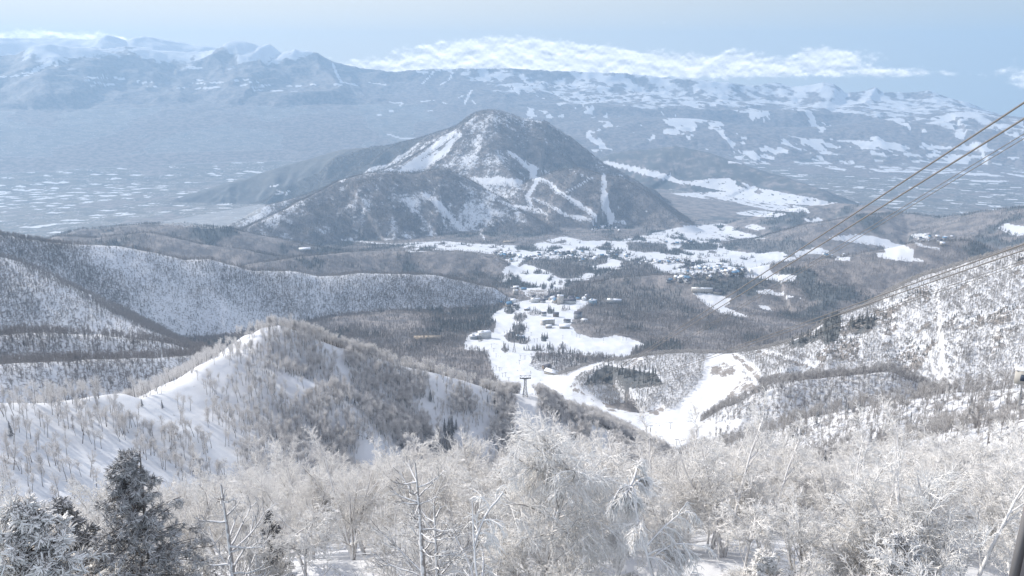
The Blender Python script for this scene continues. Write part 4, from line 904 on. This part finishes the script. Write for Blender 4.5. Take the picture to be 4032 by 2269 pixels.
# (b) trees of the sunlit spur, the near right slopes and the valley between
def singles(mask, n, dmax, dmin, seed, protos, name, label, group, scl, cat='tree'):
    p, tot = wood_points(n, mask, dmax, dmin, seed)
    out = []
    for q in p: out.append(tree_thing(name, label, cat, protos[int(rng.integers(0, len(protos)))], Vector(q), rng.uniform(0, 6.28), rng.uniform(*scl), group))
    return out
spur_mask = VT * sp1 * np.where(PLANT > .1, PLANT, 0) * np.interp(PX, [0, 500, 900, 1300, 1900], [.95, 1.2, 1.6, 2.4, 3.0]) * np.where(fbm(GX, GY, 45, 3, 91) > .45, 1, .12)
sg = singles(spur_mask * (PX < 1500), 60, 1100, 430, 8, MIDL, 'bare_tree', 'frost-tipped bare tree standing on the snowy spur at the left', 'bare trees on the snowy left spur', (.85, 1.3))
spur_src = [[c for o in sg for c in o.children if c.data == pr[0][1]][:1] + [c for o in sg for c in o.children if c.data == pr[1][1]][:1] for pr in MIDL]
p, _ = wood_points(10000, spur_mask, 1100, 430, 9)
stuff_scatter('spur_wood', p, [q for q in spur_src if len(q) == 2], (.65, 1.08), 9, 'bare frosted wood on the snowy spur')
rs_mask = VT * L_('right_spur') * (DIRT < .5) * PLANT
rs_mask += VT * (LAB == 0) * (DD > 330) * (DD < 1100) * (PLANT > .3) * .8
sg = singles(rs_mask, 12, 1300, 330, 10, MIDB, 'bare_tree', 'brownish bare tree on the lower right slope', 'bare trees on the lower right slopes', (.7, 1.1))
b_src = [[c for o in sg for c in o.children if c.data == pr[0][1]][:1] + [c for o in sg for c in o.children if c.data == pr[1][1]][:1] for pr in MIDB]
b_src = [q for q in b_src if len(q) == 2]
p, _ = wood_points(5200, rs_mask, 1300, 330, 11); stuff_scatter('brown_wood', p, b_src, (.6, 1.1), 11, 'brown bare wood on the lower right slopes')
cz = []
for (px_, py_, sc_, n_, sx, sy) in [(1760, 1760, 1.25, 16, 45, 40), (1790, 1700, 1.1, 6, 25, 20), (1690, 1580, .8, 3, 15, 10), (1945, 1600, .9, 4, 25, 20), (560, 1600, .6, 1, 1, 1), (640, 1610, .6, 1, 1, 1), (45, 1720, .8, 1, 1, 1), (985, 1470, .5, 1, 1, 1),
                               (3370, 1790, .75, 9, 60, 20), (3250, 1835, .7, 7, 50, 12), (3480, 1740, .7, 8, 70, 14), (3650, 1700, .8, 5, 60, 12), (3830, 1640, .8, 3, 30, 8), (2830, 1850, .6, 8, 60, 10), (3020, 1850, .6, 8, 60, 10),
                               (3040, 1700, .7, 6, 60, 20), (3200, 1640, .7, 8, 70, 20), (3350, 1620, .65, 6, 50, 14), (3820, 1600, .7, 1, 1, 1), (4010, 1600, .8, 1, 1, 1), (3120, 1720, .7, 4, 50, 20)]:
    for _ in range(n_):
        a_ = px_ + rng.normal(0, sx) * .6; b_ = py_ + rng.normal(0, sy) * .6; h_ = hit(a_, b_, 330)
        if h_ is None: continue
        where = 'in the dark clump below the tower spur' if 1600 < px_ < 2000 else ('on the lower right slope' if px_ > 2500 else 'alone on the snowy left spur')
        cz.append(tree_thing('fir_tree', 'dark fir ' + where, 'tree', MIDC[int(rng.integers(0, 2))], h_, rng.uniform(0, 6), sc_ * rng.uniform(.8, 1.15), 'dark firs ' + where))
c_src = [[c for o in cz for c in o.children if c.data == pr[0][1]][:1] + [c for o in cz for c in o.children if c.data == pr[1][1]][:1] for pr in MIDC]
# (c) woods farther off
first = []
for k, me in enumerate(FARB + FARC):
    px_, py_ = [(2075, 1372), (1850, 1390), (2090, 1480), (1995, 1175), (2145, 1340)][k]
    h_ = hit(px_, py_, 1000); o = link('bare_tree' if k < 3 else 'conifer', me, label=['lone bare tree on the resort piste near the pylon', 'bare tree at the left edge of the resort piste', 'single bare tree in mid piste above the tower', 'slim conifer at the left edge of the hotels', 'conifer beside the chairlift on the resort piste'][k], category='tree')
    o.location = h_; o.rotation_euler[2] = k; first.append(o)
fb = [[o] for o in first[:3]]; fc = [[o] for o in first[3:]]
wm = VT * (DD >= 1000) * (DIRT < .5) * PLANT * (1 - .85 * CON) * np.interp(D, [900, 2200, 3400, 5600], [1, .75, .45, .2])[:, None]
wm *= np.where(L_('right_hillside'), 0, 1) * np.clip(.4 + 3 * (n200 - .35), .3, 1.6) * np.where(L_('left_ridge', 'left_rib', 'left_terrace'), 1.25, 1)
wm *= (PLANT > .08) * ~L_('left_spur', 'left_spur_rib')
p, _ = wood_points(105000, wm, 5600, 930, 12)
stuff_scatter('bare_forest', p, fb, (.45, 1.05), 12, 'bare grey-brown forest over the ridges and valley')
wh = VT * L_('right_hillside') * (DIRT < .5) * PLANT * (CON < .5) * (DD < 2200) * (PLANT > .08)
p, _ = wood_points(26000, wh, 2200, 930, 15)
stuff_scatter('hillside_brush', p, b_src, (.3, .62), 15, 'thin bare trees and brush over the snowy right hillside')
wd = VT * L_('right_hillside') * (DIRT >= .5) * (DD < 2200) * (PX > 3050)
p, _ = wood_points(2600, wd, 2200, 930, 16)
stuff_scatter('dark_brush', p, fc, (.12, .3), 16, 'dark low brush on the thawed patches of the right hillside')
wc = VT * (DD >= 900) * CON * (DD < 6500) * np.interp(D, [900, 3400, 6500], [1, .6, .3])[:, None]
p, _ = wood_points(17000, wc, 6500, 900, 13)
stuff_scatter('conifer_forest', p, fc, (.5, 1.0), 13, 'dark conifer stands in the valley')
# mountain woods on the cone
tsrc = []
for k, me in enumerate(TINY):
    h_ = hit([2196, 2400][k], [650, 780][k], 5000); o = link('bare_tree', me, label=['bare tree beside the upper piste of the cone mountain', 'bare tree between the two lower pistes of the cone mountain'][k], category='tree'); o.location = h_; tsrc.append([o])
wk = VT * L_('cone_mountain', 'cone_shoulder') * np.clip(FOR - .1, 0, 1) * (DD < 8400)
p, _ = wood_points(42000, wk, 8400, 4800, 14)
stuff_scatter('mountain_forest', p, tsrc, (.8, 1.4), 14, 'bare forest covering the cone mountain')

# ------------------------------------------------------------------ ropeway
def polyline_mesh(nm, pts, r, mat, n=5):
    pts = np.array(pts, float); v, f = tubes(pts[:-1], pts[1:], r, r, n); return np_mesh(nm, v, f, mat, True)
def cable(p0, p1, p2, r, sag, label, group):
    a, b = P(*p0), P(*p1); e = P(*p2)
    t = np.concatenate([-np.array([.03, .02, .01]), np.linspace(0, .12, 14), np.linspace(.14, 1, 26)])[:, None]
    L = a + (b - a) * t; L[:, 2] -= (4 * sag * t * (1 - t))[:, 0] * (t[:, 0] > 0)
    t2 = np.linspace(.03, 1, 24)[:, None]; L2 = b + (e - b) * t2; L2[:, 2] -= (4 * 9 * t2 * (1 - t2))[:, 0]
    pts = np.concatenate([L, L2]); dist = np.linalg.norm(pts - np.array([0, 0, CAMZ]), axis=1)
    return link('cable', polyline_mesh('cable', pts, r, M_ROPE), label=label, category='cable', group=group)
gA, gB = 'ropes of the upper cable line', 'ropes of the lower cable line'
cable((4032, 405, 22), (2214, 1550, 1150), (2062, 1340, 2150), .027, 5, 'upper thick steel cable, highest rope crossing the right edge of the sky', gA)
cable((4032, 468, 22), (2206, 1556, 1150), (2050, 1340, 2150), .027, 5, 'second thick steel cable just under the highest rope on the right', gA)
cable((4032, 528, 24), (2206, 1562, 1150), (2050, 1342, 2150), .012, 8, 'upper of the two thin haul ropes of the higher cable line', gA)
cable((4032, 546, 24), (2214, 1564, 1150), (2062, 1342, 2150), .012, 8, 'lower of the two thin haul ropes of the higher cable line', gA)
cable((4032, 962, 44), (2236, 1540, 1150), (2080, 1340, 2150), .034, 7, 'upper thick cable of the lower line that passes before the snowy hillside', gB)
cable((4032, 985, 44), (2230, 1546, 1150), (2074, 1340, 2150), .034, 7, 'second thick cable of the lower line before the snowy hillside', gB)
cable((4032, 1026, 48), (2224, 1552, 1150), (2074, 1342, 2150), .016, 10, 'upper thin haul rope of the lower line before the snowy hillside', gB)
cable((4032, 1038, 48), (2218, 1556, 1150), (2080, 1342, 2150), .016, 10, 'lowest thin haul rope of all, before the snowy hillside', gB)

def lattice(base, H, wb, wt, rz, label, head=None, bays=6):
    r = empty('ropeway_tower', base, rz, label=label, category='ropeway tower')
    s = [(-1, -1), (1, -1), (1, 1), (-1, 1)]
    wz = lambda z: wb + (wt - wb) * min(1, z / (H * .62)) if z < H * .62 else wt
    zs = np.linspace(0, H, bays + 1)
    for (a, b) in s:
        A = [[a * wz(z), b * wz(z), z] for z in zs]; v, f = tubes(A[:-1], A[1:], .28, .26, 5); link('leg', np_mesh('tower_leg', v, f, M_STEEL), r)
    A = []; B = []
    for k in range(bays):
        z0, z1 = zs[k], zs[k + 1]
        for q in range(4):
            a, b = s[q], s[(q + 1) % 4]
            A += [[a[0] * wz(z0), a[1] * wz(z0), z0], [b[0] * wz(z0), b[1] * wz(z0), z0], [a[0] * wz(z1), a[1] * wz(z1), z1]]
            B += [[b[0] * wz(z1), b[1] * wz(z1), z1], [a[0] * wz(z1), a[1] * wz(z1), z1], [b[0] * wz(z1), b[1] * wz(z1), z1]]
    v, f = tubes(A, B, .15, .15, 4); link('bracing', np_mesh('tower_bracing', v, f, M_STEEL), r)
    if head:
        w_, h_ = head
        # hull-shaped cross beam
        xs = np.linspace(-w_, w_, 9); V = []; Fq = []
        for i, x in enumerate(xs):
            dep = .5 + 1.1 * (1 - abs(x / w_)); V += [[x, -.8, H + .9], [x, .8, H + .9], [x, .8, H + .9 - dep], [x, -.8, H + .9 - dep]]
            if i: o = 4 * i; Fq += [[o - 4 + k, o + k, o + (k + 1) % 4, o - 4 + (k + 1) % 4] for k in range(4)]
        Fq += [[0, 1, 2, 3], [len(V) - 1, len(V) - 2, len(V) - 3, len(V) - 4]]
        link('crossbeam', np_mesh('tower_crossbeam', V, Fq, M_STEEL), r)
        t = H + .9; A = [[-w_, 0, t + h_], [-w_ * .8, 0, t + h_], [0, 0, t + h_], [0, 0, t + h_], [w_ * .8, 0, t + h_]]
        B = [[w_, 0, t + h_], [-w_ * .55, 0, t], [-w_ * .45, 0, t], [w_ * .45, 0, t], [w_ * .55, 0, t]]
        v, f = tubes(A, B, .2, .2, 4); link('maintenance_frame', np_mesh('tower_frame', v, f, M_STEEL), r)
        for sx in (-1, 1):
            v, f = boxes([(sx * w_, 0, H + .9, 1.1, 4.5, .9), (sx * w_ * .95, 0, t + h_, 1.2, 1.5, .6)]); link('saddle', np_mesh('rope_saddle', v, f, M_STEEL), r)
    return r
b_ = hit(2068, 1560, 700); b_ = Vector((b_.x, b_.y, float(height(b_.x, b_.y)) - .3))
hh = (1560 - 1482) * math.hypot(b_.x, b_.y) / 3100 * 1.03
lattice(b_, hh, 3.0, 1.25, .05, 'dark lattice ropeway tower with a wide crossbeam on the end of the snowy spur', (6.2, 3.2), 6)
b2 = hit(2025, 1389, 1000)
lattice(b2, 34, 4.6, .8, 0, 'slender tapering lattice tower on the piste below the wooded knoll', None, 7)
b3 = hit(2021, 1330, 1000)
t3 = lattice(b3, 16, 2.4, 2.4, 0, 'squat dark ropeway gantry beside the small blue-walled station', (8.5, 2.0), 4)

def pylon(px, py, h, label, dmin=930, rz=0):
    p = hit(px, py, dmin)
    r = empty('lift_pylon', p, rz, label=label, category='lift pylon', group='chairlift pylons on the pistes')
    v, f = tubes([[0, 0, -.5]], [[0, 0, h]], .38, .30, 6); link('mast', np_mesh('mast', v, f, M_STEEL), r)
    v, f = boxes([(0, 0, h, 5.6, .4, .45), (-2.7, 0, h - .25, .35, 2.4, .35), (2.7, 0, h - .25, .35, 2.4, .35)]); link('crossarm', np_mesh('crossarm', v, f, M_STEEL), r)
z4 = lambda x, y: (1850 + x / 3.918, 1050 + y / 3.918)
pyl = [z4(905, 1000), z4(945, 1068), z4(995, 1168), z4(1040, 1165), z4(1435, 1112), z4(1575, 1060), z4(1650, 1088), z4(1695, 1102), z4(850, 1435), z4(780, 1425), z4(370, 1322), z4(405, 1402),
       z4(872, 920), z4(2060, 1150), z4(2195, 1100), z4(2362, 1140), z4(1890, 1120), z4(2412, 1140), z4(335, 1250),
       (1954, 1457), (1966, 1463), (1979, 1486), (1990, 1484), (2003, 1505), (2045, 1435), (2601, 1742), (2664, 1756), (2562, 1700), (2640, 1690)]
line = [(p[0], p[1]) for p in pyl]
for k, (x, y) in enumerate(line):
    where = ('by the left edge of the main piste' if x < 2010 and y > 1440 else 'on the lower piste close to the weeping tree' if x > 2550 else 'along the piste before the curved hotel' if x < 2130 else 'along the wooded edge of the wide snowfield')
    pylon(x, y, 10.5, 'T-shaped chairlift pylon standing ' + where)

# cabin of the ropeway
def cabin(px, py, d, label):
    q = P(px, py, d); r = empty('ropeway_cabin', Vector(q), .2, label=label, category='ropeway cabin')
    mb = noisy('cabin_paint', (.10, .13, .17), (.14, .17, .2), 1, .4)
    v, f = boxes([(0, 0, -5.2, 4.6, 3.0, .9), (0, 0, -3.0, 4.4, 2.8, .5)]); link('body', np_mesh('cabin_body', v, f, mb), r)
    gl, _, _ = bsdf('cabin_glass', (.08, .10, .12), .1, .6); v, f = boxes([(0, 0, -4.0, 4.5, 2.9, 1.6)]); link('window', np_mesh('cabin_window', v, f, gl), r)
    v, f = tubes([[0, 0, -2.8], [-2, 0, 0]], [[0, 0, .1], [2, 0, 0]], .18, .18, 5); link('hanger', np_mesh('cabin_hanger', v, f, M_STEEL), r)
cabin(2212, 1550, 1150, 'small dark ropeway cabin hanging over the edge of the piste right of the spur')

# ------------------------------------------------------------------ window frame of the viewing cabin and the post at the right edge
def window_frame():
    a0, a1 = P(4062, 1850, .62), P(3958, 2330, .62)
    M1, t, b = bsdf('frame_rubber', (.19, .185, .19), .55); M2, t, b = bsdf('frame_dark', (.10, .10, .115), .5)
    d = a1 - a0; d /= np.linalg.norm(d); view = (a0 + a1) / 2 - np.array([0, 0, CAMZ]); view /= np.linalg.norm(view)
    side = np.cross(view, d); side /= np.linalg.norm(side); side = side if side[0] > 0 else -side
    r = empty('window_frame', Vector(a0), 0, label='dark slanted window frame bar cutting the lower right corner', category='window frame')
    def bar(nm, o0, o1, t0, t1, mat):
        V = []
        for base in (a0 - a0, a1 - a0):
            for (s, v_) in ((o0, t0), (o1, t0), (o1, t1), (o0, t1)): V.append(base + side * s + view * v_)
        Fq = [[0, 1, 2, 3], [7, 6, 5, 4], [0, 4, 5, 1], [1, 5, 6, 2], [2, 6, 7, 3], [3, 7, 4, 0]]
        link(nm, np_mesh(nm, V, Fq, mat), r)
    bar('gasket', 0, .0065, 0, .02, M1); bar('post', .0065, .075, -.006, .03, M2)
window_frame()
def light_mast():
    q = P(4028, 1484, 120); g = float(height(q[0], q[1])); r = empty('signal_mast', (q[0], q[1], g), -.5, label='beige box with a dark square opening on a post at the right edge', category='mast')
    h = q[2] - g; bx = noisy('box_paint', (.52, .50, .46), (.58, .56, .52), 1)
    v, f = boxes([(0, 0, h, 1.8, 1.0, 1.9)]); link('housing', np_mesh('mast_housing', v, f, bx), r)
    dk, _, _ = bsdf('opening_dark', (.06, .08, .12), .5); v, f = boxes([(.1, -.52, h, .85, .06, .9)]); link('opening', np_mesh('mast_opening', v, f, dk), r)
    v, f = boxes([(0, 0, h + 1.03, 2.1, 1.3, .12)]); link('cap', np_mesh('mast_cap', v, f, M_SNOW), r)
    v, f = tubes([[0, 0, -1]], [[0, 0, h - .9]], .05, .045, 6); link('post', np_mesh('mast_post', v, f, bx), r)
light_mast()

# ------------------------------------------------------------------ buildings
WALLS = {k: noisy('wall_' + k, c, tuple(x * 1.12 for x in c), .3) for k, c in dict(white=(.70, .69, .66), cream=(.60, .56, .50), grey=(.38, .39, .40), blue=(.24, .33, .42), brown=(.24, .19, .15), beige=(.42, .38, .33)).items()}
ROOFS = {k: noisy('roof_' + k, c, tuple(x * 1.2 for x in c), .3) for k, c in dict(dark=(.10, .10, .12), blue=(.12, .22, .34), tan=(.34, .29, .23), red=(.22, .12, .10)).items()}; ROOFS['snow'] = M_SNOW
M_PANE, _, _ = bsdf('window_pane', (.05, .07, .09), .2, .5)
def gable(L, Wd, h, rh, ov=.6, th=.35):
    """two roof slabs and the gable walls below them"""
    V = []; Fq = []
    for s in (-1, 1):
        o = len(V); e = Wd / 2 + ov; hy = rh * (1 + ov / (Wd / 2))
        for (x, y, z) in ((-L / 2 - ov, 0, h + rh), (L / 2 + ov, 0, h + rh), (L / 2 + ov, s * e, h + rh - hy), (-L / 2 - ov, s * e, h + rh - hy)): V += [[x, y, z + .02], [x, y, z + th]]
        Fq += [[o, o + 2, o + 4, o + 6], [o + 1, o + 7, o + 5, o + 3], [o, o + 1, o + 3, o + 2], [o + 2, o + 3, o + 5, o + 4], [o + 4, o + 5, o + 7, o + 6], [o + 6, o + 7, o + 1, o]]
    W = []
    for sx in (-1, 1): W += [[sx * L / 2, -Wd / 2, h], [sx * L / 2, Wd / 2, h], [sx * L / 2, 0, h + rh], [sx * L / 2, 0, h + rh]]
    return (np.array(V, float), np.array(Fq)), (np.array(W, float), np.array([[0, 1, 2, 3], [4, 5, 6, 7]]))
def building(px, py, L, Wd, floors, rz, wall, roof, kind, label, name='hotel', cat='building', bays=None, fh=3.1, dmin=930, rh=None, group=None, wins=True):
    L *= 1.22; Wd *= 1.15; fh *= 1.18; p = hit(px, py, dmin)
    r = empty(name, p - Vector((0, 0, 1.0)), rz, label=label, category=cat)
    if group: r['group'] = group
    h = floors * fh + 1.0; parts = [boxes([(0, 0, h / 2, L, Wd, h)])]
    if kind == 'gable':
        rv, wv = gable(L, Wd, h, rh or Wd * .32); parts.append(wv); link('roof', np_mesh('roof', *rv, ROOFS[roof]), r)
    else:
        v, f = boxes([(0, 0, h + .2, L + .5, Wd + .5, .5)]); link('roof', np_mesh('roof', v, f, ROOFS[roof]), r)
        v, f = boxes([(-L * .2, 0, h + 1.6, L * .22, Wd * .5, 2.4)]); k = link('stair_house', np_mesh('stair_house', v, f, WALLS[wall]), r)
    v, f = join(parts); link('wall', np_mesh('wall', v, f, WALLS[wall]), r)
    if wins:
        nb = bays or max(2, int(L / 3.6)); W = []
        for fl in range(floors):
            z = 1.0 + fl * fh + 1.7
            for b in range(nb):
                x = -L / 2 + (b + .5) * L / nb
                for s in (-1, 1): W.append((x, s * Wd / 2, z, L / nb * .58, .16, 1.5))
            for s in (-1, 1):
                for y in (-Wd * .25, Wd * .25): W.append((s * L / 2, y, z, .16, 1.6, 1.4))
        v, f = boxes(W); link('window', np_mesh('windows', v, f, M_PANE), r, kind='stuff')
    return r
building(1908, 1334, 30, 16, 6, .25, 'white', 'snow', 'flat', 'white six-storey hotel at the left edge of the resort piste')
building(1872, 1335, 26, 14, 3, .25, 'grey', 'snow', 'flat', 'low grey wing left of the white six-storey hotel', 'annex')
building(2206, 1197, 19, 16, 9, -.1, 'cream', 'snow', 'flat', 'tall cream tower hotel at the head of the piste')
building(2243, 1197, 38, 15, 4, -.1, 'white', 'dark', 'gable', 'white hotel with dark pitched roof right of the tower hotel')
building(2109, 1191, 30, 15, 4, .05, 'white', 'snow', 'flat', 'white lodge with long window bands left of the tower hotel')
building(2334, 1203, 20, 18, 6, -.5, 'blue', 'snow', 'flat', 'bluish grey block at the right end of the hotel row')
building(2418, 1194, 44, 18, 4, -.2, 'grey', 'snow', 'flat', 'wide grey hotel standing apart in the woods right of the hotel row')
building(2276, 1254, 20, 16, 5, -.4, 'grey', 'dark', 'gable', 'dark gabled lodge at the wooded right edge of the piste')
building(2032, 1140, 20, 13, 3, .1, 'white', 'snow', 'gable', 'white gabled house beside the parking lot')
building(2062, 1143, 18, 12, 2, .2, 'grey', 'blue', 'gable', 'house with a bright blue roof at the parking lot', 'house')
building(2030, 1160, 16, 12, 5, .2, 'cream', 'snow', 'flat', 'narrow cream block below the parking lot')
building(2141, 1245, 14, 11, 3, .1, 'white', 'dark', 'gable', 'white gabled lodge behind the curved hotel')
building(2189, 1247, 16, 12, 3, -.1, 'brown', 'dark', 'gable', 'brown lodge behind the right end of the curved hotel')
building(2223, 1292, 26, 12, 2, -.1, 'beige', 'snow', 'gable', 'low beige rest house right below the curved hotel', 'rest_house')
building(2233, 1270, 17, 12, 2, -.3, 'grey', 'dark', 'gable', 'small grey house with dark roof above the low rest house', 'house')
building(2160, 1291, 15, 10, 2, .3, 'beige', 'snow', 'gable', 'small lodge in front of the curved hotel', 'house')
building(2048, 1331, 22, 10, 2, .0, 'blue', 'snow', 'flat', 'blue and white lift station next to the squat gantry', 'lift_station')
building(1684, 1339, 62, 16, 2, .05, 'cream', 'tan', 'gable', 'long cream hall with a tan roof alone in the woods at the left', 'hall', rh=5.5)
building(2176, 1474, 30, 15, 2, -.65, 'beige', 'snow', 'gable', 'snow-roofed ski lodge beside the lower piste', 'ski_lodge', rh=5)
building(2152, 1452, 15, 11, 2, .5, 'brown', 'dark', 'gable', 'brown hut touching the upper end of the ski lodge', 'hut')
building(2764, 1149, 66, 14, 4, -.08, 'cream', 'snow', 'flat', 'long cream hotel above the distant right-hand piste')
building(2823, 1157, 28, 16, 3, -.1, 'beige', 'dark', 'gable', 'pale gabled building right of the long cream hotel')
building(2075, 1222, 16, 11, 2, .1, 'brown', 'snow', 'gable', 'brown snow-roofed hut in mid piste below the white lodge', 'hut')
building(2004, 957, 60, 24, 2, .1, 'beige', 'tan', 'gable', 'tan-roofed complex at the foot of the cone mountain', 'hall', rh=7)
building(1200, 985, 50, 20, 2, .3, 'white', 'snow', 'gable', 'white-roofed hall in the dark hills left of the valley', 'hall')
building(2300, 1268, 16, 12, 2, -.3, 'white', 'snow', 'gable', 'white chalet half hidden at the wood edge', 'house')
building(2195, 1176, 22, 12, 3, .1, 'grey', 'dark', 'gable', 'grey house behind the tower hotel', 'house')
building(2150, 1180, 18, 12, 3, .3, 'grey', 'dark', 'gable', 'dark gabled house between the white lodge and the tower hotel', 'house')
# the curved hotel, built of short straight bays
def curved_hotel():
    p = hit(2158, 1280, 1000); r = empty('curved_hotel', p - Vector((0, 0, 1)), .1, label='pale curved hotel of many bays in the middle of the resort', category='building')
    W = []; Rf = []; Wi = []
    n = 9; x = -21.; y = -3.
    for k in range(n):
        a = .55 - .20 * k * (1 - k / n * .62); dx, dy = math.cos(a) * 4.9, math.sin(a) * 4.9 + .7
        a2 = math.atan2(dy, dx); L = math.hypot(dx, dy); cx_, cy_ = x + dx / 2, y + dy / 2
        W.append((cx_, cy_, 9, L + .02, 12 - .03 * k, 18, a2)); Rf.append((cx_, cy_, 18.25 + .01 * k, L + .6, 12.8, .5, a2))
        nx, ny_ = math.sin(a2), -math.cos(a2)
        for fl in range(5): Wi.append((cx_ + nx * 6.0, cy_ + ny_ * 6.0, 3.0 + fl * 3.3, L * .5, .3, 1.7, a2))
        x += dx; y += dy
    for nm, lst, mt in (('wall', W, WALLS['cream']), ('roof', Rf, M_SNOW), ('window', Wi, M_PANE)):
        v, f = boxes(lst); o = link(nm, np_mesh('curved_' + nm, v, f, mt), r)
        if nm == 'window': o['kind'] = 'stuff'
curved_hotel()
# small houses of the farming villages
HOUSE = []
for k, (wl, rf) in enumerate([('grey', 'dark'), ('white', 'snow'), ('beige', 'blue'), ('beige', 'snow'), ('white', 'dark')]):
    rv, wv = gable(13, 9, 6, 3.2); HOUSE.append((np_mesh('house_wall', *join([boxes([(0, 0, 3, 13, 9, 6)]), wv]), WALLS[wl]), np_mesh('house_roof', *rv, ROOFS[rf])))
clus = [((1985, 1005), 30, 8, 20, 'left of the valley farmland'), ((2080, 1015), 45, 9, 22, 'left of the valley farmland'), ((2210, 1000), 60, 10, 24, 'in the middle of the valley farmland'), ((2300, 1020), 50, 9, 18, 'in the middle of the valley farmland'),
        ((2620, 1035), 80, 9, 34, 'in the village right of the farmland'), ((2760, 1060), 90, 12, 40, 'in the village right of the farmland'), ((2880, 1075), 60, 10, 22, 'in the village right of the farmland'), ((2700, 1105), 60, 9, 18, 'in the village right of the farmland'),
        ((2680, 960), 60, 7, 16, 'at the upper edge of the farmland'), ((2390, 900), 70, 8, 16, 'below the lower pistes of the cone mountain'), ((2430, 1010), 60, 8, 14, 'in the middle of the valley farmland'), ((2200, 1185), 110, 12, 18, 'among the resort hotels'),
        ((2000, 1200), 40, 16, 7, 'among the resort hotels'), ((3680, 940), 60, 14, 14, 'in the side valley at the far right'), ((3300, 1010), 60, 8, 6, 'in the village right of the farmland')]
nh = 0
for (c, sx, sy, n_, where) in clus:
    for _ in range(n_):
        h_ = hit(c[0] + rng.normal(0, sx * .6), c[1] + rng.normal(0, sy * .6), 1500)
        if h_ is None or h_.y < 2000: continue
        wm_, rm_ = HOUSE[int(rng.integers(0, 5))]
        r = empty('village_house', h_ - Vector((0, 0, .3)), rng.uniform(0, 3.1), label='tiny snow-dusted gabled house ' + where, category='house', group='small houses ' + where)
        s_ = rng.uniform(1.0, 1.7); r.scale = (s_, s_, s_ * rng.uniform(.9, 1.3)); link('wall', wm_, r); link('roof', rm_, r); nh += 1
# parked cars
M_CAR = [noisy('car_paint_' + k, c, tuple(x * 1.1 for x in c), 1, .4) for k, c in dict(white=(.6, .6, .6), silver=(.35, .36, .38), dark=(.07, .07, .08), blue=(.08, .14, .3), red=(.3, .06, .05)).items()]
def car_mesh(m):
    V = []; prof = [(-2.2, .45), (-2.2, .95), (-1.3, 1.05), (-.8, 1.5), (.9, 1.5), (1.5, 1.0), (2.2, .9), (2.2, .45)]
    for s in (-.85, .85):
        for x, z in prof: V.append([x, s * (.82 if z > 1.2 else 1), z])
    n = len(prof); Fq = [[i, (i + 1) % n, n + (i + 1) % n, n + i] for i in range(n)]
    Fq += [[0, 1, 2, 7], [2, 3, 4, 5], [2, 5, 6, 7], [n, n + 7, n + 2, n + 1], [n + 2, n + 5, n + 4, n + 3], [n + 2, n + 7, n + 6, n + 5]]
    return np_mesh('car_body', V, Fq, m)
CARS = [car_mesh(m) for m in M_CAR]; v, f = tubes([[-1.35, -.9, .33], [1.35, -.9, .33]], [[-1.35, .9, .33], [1.35, .9, .33]], .33, .33, 8); WHEEL = np_mesh('car_wheels', v, f, M_STEEL)
ck = 0
for row, (x0, y0, x1, y1) in enumerate([(2078, 1150, 2140, 1145), (2082, 1157, 2146, 1151), (2090, 1164, 2130, 1159)]):
    for q in np.linspace(0, 1, 11):
        if rng.random() < .2: continue
        h_ = hit(x0 + (x1 - x0) * q, y0 + (y1 - y0) * q, 1500)
        k = int(rng.integers(0, 5)); r = empty('parked_car', h_ + Vector((0, 0, .05)), 1.4 + rng.normal(0, .06), label=['white', 'silver', 'dark', 'blue', 'red'][k] + ' car parked in the lot above the hotels', category='car', group='cars in the parking lot')
        link('body', CARS[k], r); link('wheel_pair', WHEEL, r)
# skiers
def skier_mesh(m):
    A = [[-.13, 0, .1], [.13, 0, .1], [0, .05, .85], [-.2, 0, 1.35], [.2, 0, 1.35], [0, 0, 1.45]]; B = [[-.08, .1, .85], [.08, .1, .85], [0, -.03, 1.45], [-.42, -.2, 1.0], [.42, -.2, 1.0], [0, -.05, 1.78]]
    return np_mesh('skier_body', *tubes(A, B, [.09, .09, .2, .07, .07, .12], [.12, .12, .19, .06, .06, .11], 6), m)
SK = [skier_mesh(m) for m in M_CAR]; v, f = boxes([(-.15, -.1, .05, .1, 1.7, .05), (.15, -.1, .05, .1, 1.7, .05)]); SKI = np_mesh('skis', v, f, M_STEEL)
cols = ['pale', 'grey', 'black', 'blue', 'red']
for k in range(46):
    px_, py_ = (rng.uniform(1950, 2190), rng.uniform(1330, 1500)) if k < 30 else (rng.uniform(2250, 2650), rng.uniform(1330, 1720))
    h_ = hit(px_, py_, 930)
    if h_ is None: continue
    if float(height(h_.x, h_.y, FOR)) > .1: continue
    c = int(rng.integers(1, 5)); wh = 'on the main piste' if py_ < 1510 else 'on the lower piste'
    r = empty('person', h_, rng.uniform(0, 6), label='tiny skier in ' + cols[c] + ' clothes gliding ' + wh, category='person', group='skiers ' + wh); r.scale = (1.25,) * 3
    link('body', SK[c], r); link('skis', SKI, r)
